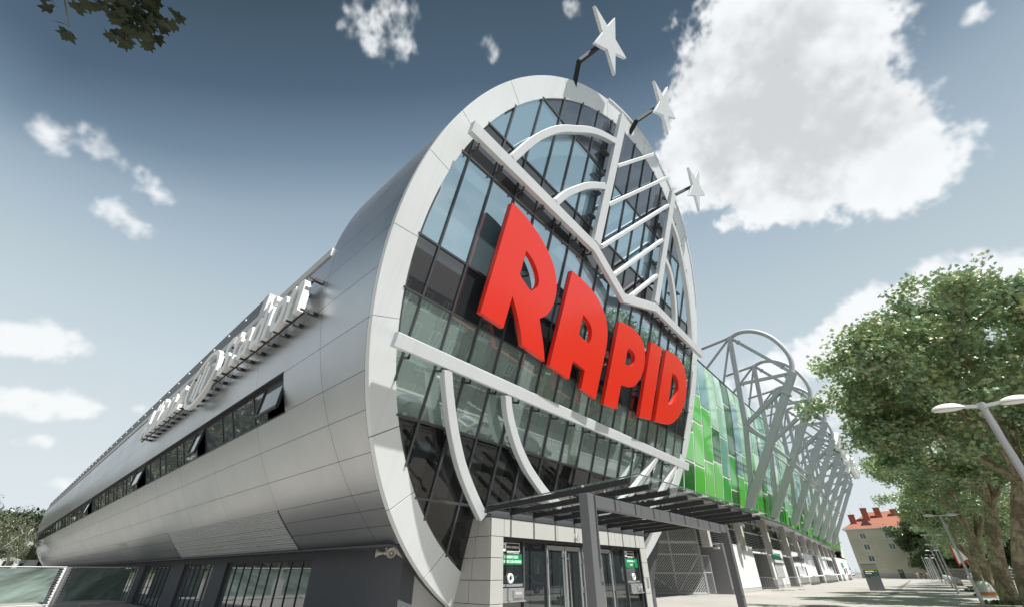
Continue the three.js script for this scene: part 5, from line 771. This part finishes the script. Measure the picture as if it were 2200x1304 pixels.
function person(label, at, turn, stride, shirt, legs, hairC) {
  const t = thing('person', label, 'person', at, turn); const skin = std([0.42, 0.27, 0.19], 0.6);
  const J = { pel: V(0, 0.95, 0), che: V(0, 1.32, 0), nec: V(0, 1.5, 0), hea: V(0, 1.63, 0.02), hl: V(-0.10, 0.9, 0), hr: V(0.10, 0.9, 0), kl: V(-0.10, 0.5, stride * 0.5), kr: V(0.10, 0.5, -stride * 0.3), al: V(-0.10, 0.08, stride * 0.6), ar: V(0.10, 0.09, -stride * 0.9), tl: V(-0.11, 0.05, stride * 0.6 + 0.17), tr: V(0.11, 0.05, -stride * 0.9 + 0.15), sl: V(-0.19, 1.42, 0), sr: V(0.19, 1.42, 0), el: V(-0.25, 1.14, -stride * 0.2), er: V(0.25, 1.14, stride * 0.2), wl: V(-0.24, 0.88, -stride * 0.2 + 0.08), wr: V(0.24, 0.88, stride * 0.3 + 0.08), fl: V(-0.235, 0.77, -stride * 0.2 + 0.12), fr: V(0.235, 0.77, stride * 0.3 + 0.12) };
  const field = (bones) => { const mc = new MarchingCubes(64, skin, false, false, 60000), n = 64, S = 1.0, cy = 0.9; mc.isolation = 0; for (let z = 0; z < n; z++) for (let y = 0; y < n; y++) for (let x = 0; x < n; x++) { const p = V((x - 32) / 32 * S, (y - 32) / 32 * S + cy, (z - 32) / 32 * S); let d = 9; for (const [a, b, r0, r1] of bones) { const A = J[a], B = J[b], ab = B.clone().sub(A), h = Math.min(1, Math.max(0, p.clone().sub(A).dot(ab) / Math.max(1e-6, ab.lengthSq()))); const q = p.distanceTo(A.clone().addScaledVector(ab, h)) - lerp(r0, r1, h); const k = 0.04, m = Math.max(k - Math.abs(d - q), 0) / k; d = Math.min(d, q) - m * m * k * 0.25; } mc.field[x + y * n + z * n * n] = -d; } mc.update(); const g = new THREE.BufferGeometry(); g.setAttribute('position', new THREE.BufferAttribute(mc.positionArray.slice(0, mc.count * 3), 3)); g.setAttribute('normal', new THREE.BufferAttribute(mc.normalArray.slice(0, mc.count * 3), 3)); g.scale(S, S, S).translate(0, cy, 0); return g; };
  part('body', field([['pel', 'che', 0.13, 0.15], ['che', 'nec', 0.12, 0.055], ['nec', 'hea', 0.05, 0.095], ['hea', 'hea', 0.11, 0.11], ['hl', 'kl', 0.085, 0.06], ['kl', 'al', 0.06, 0.042], ['al', 'tl', 0.045, 0.035], ['hr', 'kr', 0.085, 0.06], ['kr', 'ar', 0.06, 0.042], ['ar', 'tr', 0.045, 0.035], ['nec', 'sl', 0.06, 0.06], ['sl', 'el', 0.055, 0.042], ['el', 'wl', 0.042, 0.03], ['wl', 'fl', 0.034, 0.026], ['nec', 'sr', 0.06, 0.06], ['sr', 'er', 0.055, 0.042], ['er', 'wr', 0.042, 0.03], ['wr', 'fr', 0.034, 0.026]]), skin, t, { local: true });
  part('shirt', field([['pel', 'che', 0.15, 0.168], ['che', 'nec', 0.14, 0.065], ['nec', 'sl', 0.075, 0.078], ['sl', 'el', 0.072, 0.058], ['nec', 'sr', 0.075, 0.078], ['sr', 'er', 0.072, 0.058]]), std(shirt, 0.85), t, { local: true });
  part('trousers', field([['pel', 'pel', 0.156, 0.156], ['hl', 'kl', 0.105, 0.078], ['hr', 'kr', 0.105, 0.078]]), std(legs, 0.85), t, { local: true });
  part('hair', new THREE.SphereGeometry(0.122, 16, 10, 0, Math.PI * 2, 0, 1.75).rotateX(-0.4).translate(0, 1.65, 0.0), std(hairC, 0.8), t, { local: true });
}
person('person in pale pink top walking near the far wall, leftmost', [172.3, 0, -2.9], 1.2, 0.3, [0.55, 0.38, 0.34], [0.45, 0.36, 0.33], [0.05, 0.03, 0.02]);
person('person in dark clothes walking between two others far off', [173, 0, -1.9], -1.4, 0.25, [0.04, 0.045, 0.06], [0.05, 0.07, 0.10], [0.02, 0.015, 0.01]);
person('person in light red top walking near the far poles, rightmost', [174, 0, -0.8], 1.5, 0.35, [0.52, 0.30, 0.26], [0.42, 0.30, 0.26], [0.06, 0.04, 0.03]);

// ------------------------------------------------------------------ houses
function windowOn(t, p, u, w, h, m) { // p lower left corner, u horizontal unit vector along the wall
  const n = V(-u.z, 0, u.x), q = (a, b, c = 0) => p.clone().addScaledVector(u, a).add(V(0, b, 0)).addScaledVector(n, c); const f = part('window', [beam(q(0, 0, 0.03), q(w, 0, 0.03), 0.14, 0.12), beam(q(0, h, 0.03), q(w, h, 0.03), 0.1, 0.1), beam(q(0, 0, 0.03), q(0, h, 0.03), 0.1, 0.1), beam(q(w, 0, 0.03), q(w, h, 0.03), 0.1, 0.1), beam(q(w / 2, 0, 0.03), q(w / 2, h, 0.03), 0.08, 0.08)], M.white, t); part('pane', beam(q(0, h / 2, 0.02), q(w, h / 2, 0.02), 0.02, h), m ?? M.mirror, f); }
{
  const t = thing('yellow_house', 'pale yellow apartment house with red hipped roof beyond the plaza', 'house', [205, 0, -9]);
  const wallM = std([0.58, 0.56, 0.44], 0.85, 0, { map: conc }), tileM = std([0.30, 0.115, 0.07], 0.8, 0, { map: conc });
  const x0 = 198, z0 = -17.5, z1 = 10; part('wall', bx(x0, x0 + 18, 0, 14.6, z0, z1), wallM, t);
  for (let k = 0; k < 34; k++) part('cladding_joint', bx(x0 - 0.012, x0 - 0.001, 0.4 + k * 0.42, 0.425 + k * 0.42, z0 + 0.02, z1 - 0.02), std([0.40, 0.385, 0.27], 0.9), t);
  part('eave', bx(x0 - 0.9, x0 + 18.9, 14.6, 14.85, z0 - 0.9, z1 + 0.9), M.white, t);
  const e = 0.85, A = [x0 - e, 14.86, z0 - e], B = [x0 + 18 + e, 14.86, z0 - e], Cq = [x0 + 18 + e, 14.86, z1 + e], Dq = [x0 - e, 14.86, z1 + e], R1 = [x0 + 8.5, 20.5, z0 + 7.8], R2 = [x0 + 8.5, 20.5, z1 - 7.8];
  const g = new THREE.BufferGeometry(); g.setAttribute('position', new THREE.BufferAttribute(new Float32Array([A, Dq, R2, A, R2, R1, Dq, Cq, R2, Cq, B, R1, Cq, R1, R2, B, A, R1].flat()), 3)); g.computeVertexNormals(); const roof = part('roof', g, tileM, t);
  const brick = std([0.36, 0.10, 0.07], 0.85); for (const [x, z, h] of [[x0 + 2.5, z0 + 3.0, 3.6], [x0 + 4.0, z0 + 7.0, 5.6], [x0 + 5.5, z0 + 10.6, 5.6], [x0 + 6, z0 + 15, 4.8]]) { part('chimney', bx(x - 0.7, x + 0.7, 14.8, 14.8 + h + 1.0, z - 0.9, z + 0.9), brick, roof); part('chimney_cap', bx(x - 0.8, x + 0.8, 15.8 + h, 15.95 + h, z - 1.0, z + 1.0), brick, roof); part('aerial', rod(V(x, 15.9 + h, z), V(x, 17.4 + h, z), 0.03, 6), M.frameDark, roof); }
  part('dormer', prism([[0, 0], [4.4, 0], [2.2, 3.4]], 4).rotateY(Math.PI / 2).translate(x0 + 0.6, 14.9, z0 + 8.6), std([0.22, 0.10, 0.10], 0.8), roof);
  for (const [z, y] of [[-13.2, 11.6], [-13.2, 8.3], [-13.2, 4.8], [-6.5, 11.6], [-6.5, 8.3], [-1, 11.6], [-1, 8.3]]) windowOn(t, V(x0 - 0.02, y, z - 0.8), V(0, 0, 1).negate().negate(), 1.6, 1.7);
  part('plinth', bx(x0 - 0.1, x0 - 0.002, 0, 1.4, z0 - 0.1, z1), M.concrete, t);
  const h = thing('red_gabled_house', 'pale house with red gable roof half hidden behind the yellow one', 'house', [240, 0, -32]); part('wall', bx(232, 250, 0, 13, -40, -26), std([0.6, 0.56, 0.50], 0.85), h); part('roof', prism([[-41, 13], [-25, 13], [-33, 19.5]], 19).rotateY(-Math.PI / 2).translate(250.5, 0, 0), std([0.42, 0.10, 0.05], 0.8), h);
  const f = thing('wire_fence', 'thin wire fence with posts before the yellow house', 'fence', [190, 0, -10]); for (let k = 0; k < 7; k++) part('post', rod(V(190, 0, -18 + k * 2.4), V(190, 2.6, -18 + k * 2.4), 0.05, 8), M.steel, f); for (const y of [0.4, 1.4, 2.5]) part('wire', rod(V(190, y, -18), V(190, y, -3.6), 0.02, 6), M.steel, f);
}
{ // houses across the street that the glass front mirrors
  const blocks = [[-46, -6, 10.8, [0.17, 0.175, 0.18], 'grey'], [-4, 34, 10.2, [0.15, 0.145, 0.145], 'dark grey'], [36, 78, 11, [0.21, 0.20, 0.195], 'brownish grey']];
  for (const [a, b, h, c, n] of blocks) { const t = thing('apartment_block', n + ' apartment block on the far side of the street, seen in the glass', 'building', [(a + b) / 2, 0, 32]); const m = std(c, 0.85, 0, { map: conc }); part('wall', bx(a, b, 0, h, 26, 40), m, t); part('roof', prism([[25.4, 0], [40.6, 0], [33, 4.2]].map((p) => [p[0], p[1] + h]), b - a + 0.6).rotateY(-Math.PI / 2).translate(b + 0.3, 0, 0), std([0.10, 0.095, 0.095], 0.85), t); for (let y = 1.5; y < h - 2; y += 3.3) for (let x = a + 1.5; x < b - 2; x += 3) windowOn(t, V(x + 1.2, y, 25.97), V(-1, 0, 0), 1.2, 1.7); }
}

// ------------------------------------------------------------------ left side: fence, birches, hill
{
  const a = V(-14, 0, -33.0), d = V(1, 0, -0.16).normalize(); const P = (u, y) => a.clone().addScaledVector(d, u).setY(y);
  const clothTex = noiseTex(256, 256, (u, v) => { const k = 0.8 + 0.35 * (tile(u, v, 4, 4, 71) - 0.4); return [k, k, k]; }, true, 0.3);
  const sheet = std([0.20, 0.27, 0.24], 0.75, 0, { side: THREE.DoubleSide, map: clothTex });
  const names = ['leftmost', 'second from the left', 'third from the left', 'second from the building', 'next to the building wall'];
  const ends = [[0.0, 4.3], [4.4, 8.7], [8.8, 13.1], [13.2, 17.4], [17.55, 20.7]];
  ends.forEach(([u0, u1], i) => {
    const c = P((u0 + u1) / 2, 0), t = thing('site_fence_panel', 'mobile fence panel with green sheeting, ' + names[i], 'fence', [c.x, 0, c.z], 0, 'site fence across the yard');
    part('frame', [rod(P(u0, 0.08), P(u0, 1.86), 0.03), rod(P(u1, 0.08), P(u1, 1.86), 0.03), rod(P(u0, 1.86), P(u1, 1.86), 0.03), rod(P(u0, 0.12), P(u1, 0.12), 0.025)], M.lightgrey, t);
    const g = new THREE.PlaneGeometry(1, 1, 64, 36), p = g.attributes.position, R = rng(200 + i), s0 = R() * 9; for (let k = 0; k < p.count; k++) { const u = p.getX(k) + 0.5, v = p.getY(k) + 0.5; const w = (u - 0.02), q = P(lerp(u0 + 0.32, u1 - 0.30, u), lerp(0.26, 1.80, v)); const fold = 0.05 * Math.sin((u * 2.0 - v * 1.5) * 4 + s0 + 5 * fbm(u * 2, v * 2, s0, 2)) * Math.sin(Math.PI * u) ** 0.5 * (0.3 + fbm(u * 1.5 + 7, v * 1.5, s0, 2)) + 0.22 * (fbm(u * 3 + s0, v * 2.4 - u * 2, 1, 4) - 0.5); p.setXYZ(k, q.x, q.y, q.z + 0.03 + fold); } g.computeVertexNormals(); part('sheeting', g, sheet, t, { keepUV: true });
    const bars = []; for (const [x0, x1] of [[u0, u0 + 0.3], [u1 - 0.28, u1]]) { for (let y = 0.2; y < 1.85; y += 0.10) bars.push(beam(P(x0, y), P(x1, y), 0.006, 0.008)); bars.push(beam(P((x0 + x1) / 2, 0.1), P((x0 + x1) / 2, 1.86), 0.008, 0.006)); } part('wire_grid', bars, M.lightgrey, t, { kind: 'stuff' });
    part('foot', rbx(c.x - 0.45, c.x + 0.45, 0, 0.12, c.z - 0.13, c.z + 0.13, 0.02), M.concrete, t);
  });
  const w = thing('white_fence_board', 'upright white board strapped between two sheeted fence panels', 'board', [P(17.45, 0).x, 0, P(17.45, 0).z]); part('board', [beam(P(17.28, 0.95), P(17.62, 0.95), 0.03, 1.86)], M.white, w); const ti = []; for (let y = 0.2; y < 1.85; y += 0.13) for (const u of [17.27, 17.63]) ti.push(beam(P(u - 0.05, y), P(u + 0.05, y), 0.05, 0.03)); part('cable_ties', ti, M.black, w, { kind: 'stuff' });
  // birches
  const birch = std([0.62, 0.60, 0.56], 0.8, 0, { map: conc }), g = 'birches behind the fence';
  const B1 = tree('birch_tree', 'pale stemmed birch rising behind the fence, at the left edge', 'tree', [-3.0, 0, -70], { h: 8.6, r: 0.12, rx: 2.6, base: 2.4, seed: 311, n: 420, col: [0.15, 0.17, 0.085], clump: smallClump, bark: birch, limbs: 6, lobes: 34, fork: 0.4, group: g, smin: 0.9, smax: 1.6, minY: 1.6 });
  copyOf(B1, [0.3, 0, -73], 2.0, 'pale stemmed birch rising behind the fence, middle one').scale.setScalar(0.85);
  copyOf(B1, [1.9, 0, -84], 4.0, 'pale stemmed birch closest to the end of the tube').scale.setScalar(0.72);
  const lw = thing('low_container', 'low grey container with dark opening beyond the fence', 'container', [1.8, 0, -92]); part('shell', rbx(-2, 5.0, 0, 3.1, -95, -92, 0.05), M.lightgrey, lw); part('opening', bx(1.7, 2.7, 1.4, 2.95, -92, -91.98), M.black, lw); part('hatch', bx(3.3, 3.7, 2.2, 2.7, -92, -91.98), M.black, lw);
  // hill
  const HR = (x, z) => { const r = Math.hypot(x, z), az = Math.atan2(x, -z); const side = sstep(-0.1, -0.9, az); return sstep(150, 330, r) * lerp(21, 27, side) * (0.75 + 0.5 * fbm(x * 0.012, z * 0.012, 3, 4)) * sstep(0.5, 0.15, az) - 0.3; };
  const pg2 = new THREE.PlaneGeometry(620, 620, 90, 90).rotateX(-Math.PI / 2).translate(-190, 0, -210), pp = pg2.attributes.position; for (let i = 0; i < pp.count; i++) pp.setY(i, HR(pp.getX(i), pp.getZ(i)) - 0.02); pg2.computeVertexNormals();
  solo('hillside', pg2, std([0.075, 0.095, 0.05], 0.95), null, null, { kind: 'structure' });
  const R = rng(501), spots = []; let gd = 0; while (spots.length < 9000 && gd++ < 60000) { const az = lerp(-1.7, 0.2, R()), r = lerp(165, 340, R()), x = r * Math.sin(az), z = -r * Math.cos(az), y = HR(x, z); if (y < 1.5) continue; spots.push(V(x, y + R() * 5.0, z)); }
  const fo = new THREE.Group(); fo.name = 'hill_forest'; tag(fo, 'dense wood covering the hill beyond the end of the tube', 'wood', null, 'stuff'); scene.add(fo); fillCrown(fo, 'foliage', clump(simpleLeaf(1.7), 14, 2.6, 12), spots, [0.075, 0.10, 0.055], 502, 0.8, 1.5);
  const house = (x, z, w, h, d, label) => { const y = HR(x, z), t = thing('hillside_house', label, 'house', [x, y, z]); part('wall', bx(x - w / 2, x + w / 2, y - 3, y + h, z - d / 2, z + d / 2), M.white, t); part('roof', prism([[x - w / 2 - 0.4, y + h], [x + w / 2 + 0.4, y + h], [x, y + h + w * 0.22]], d + 0.8).translate(0, 0, z - d / 2 - 0.4), std([0.5, 0.5, 0.48], 0.7), t); for (let k = 0; k < 4; k++) windowOn(t, V(x - w / 2 + 0.8 + k * (w - 1.6) / 4, y + h * 0.45, z + d / 2 + 0.02), V(1, 0, 0), 1.0, 1.3); };
  house(1.6, -196, 6, 4.5, 8, 'large white house high on the wooded hill, left one'); house(7.0, -205, 6, 4, 8, 'white house on the hill close to the tube, right one'); house(4.2, -180, 4, 3, 6, 'small white house on the hill below the two others');
  for (const [x, z, l] of [[-90, -120, 'left'], [-130, -60, 'middle'], [-120, -150, 'far']]) house(x, z, 12, 8, 10, 'white house on the slope opposite the long window strip, ' + l);
}

renderer.render(scene, camera);
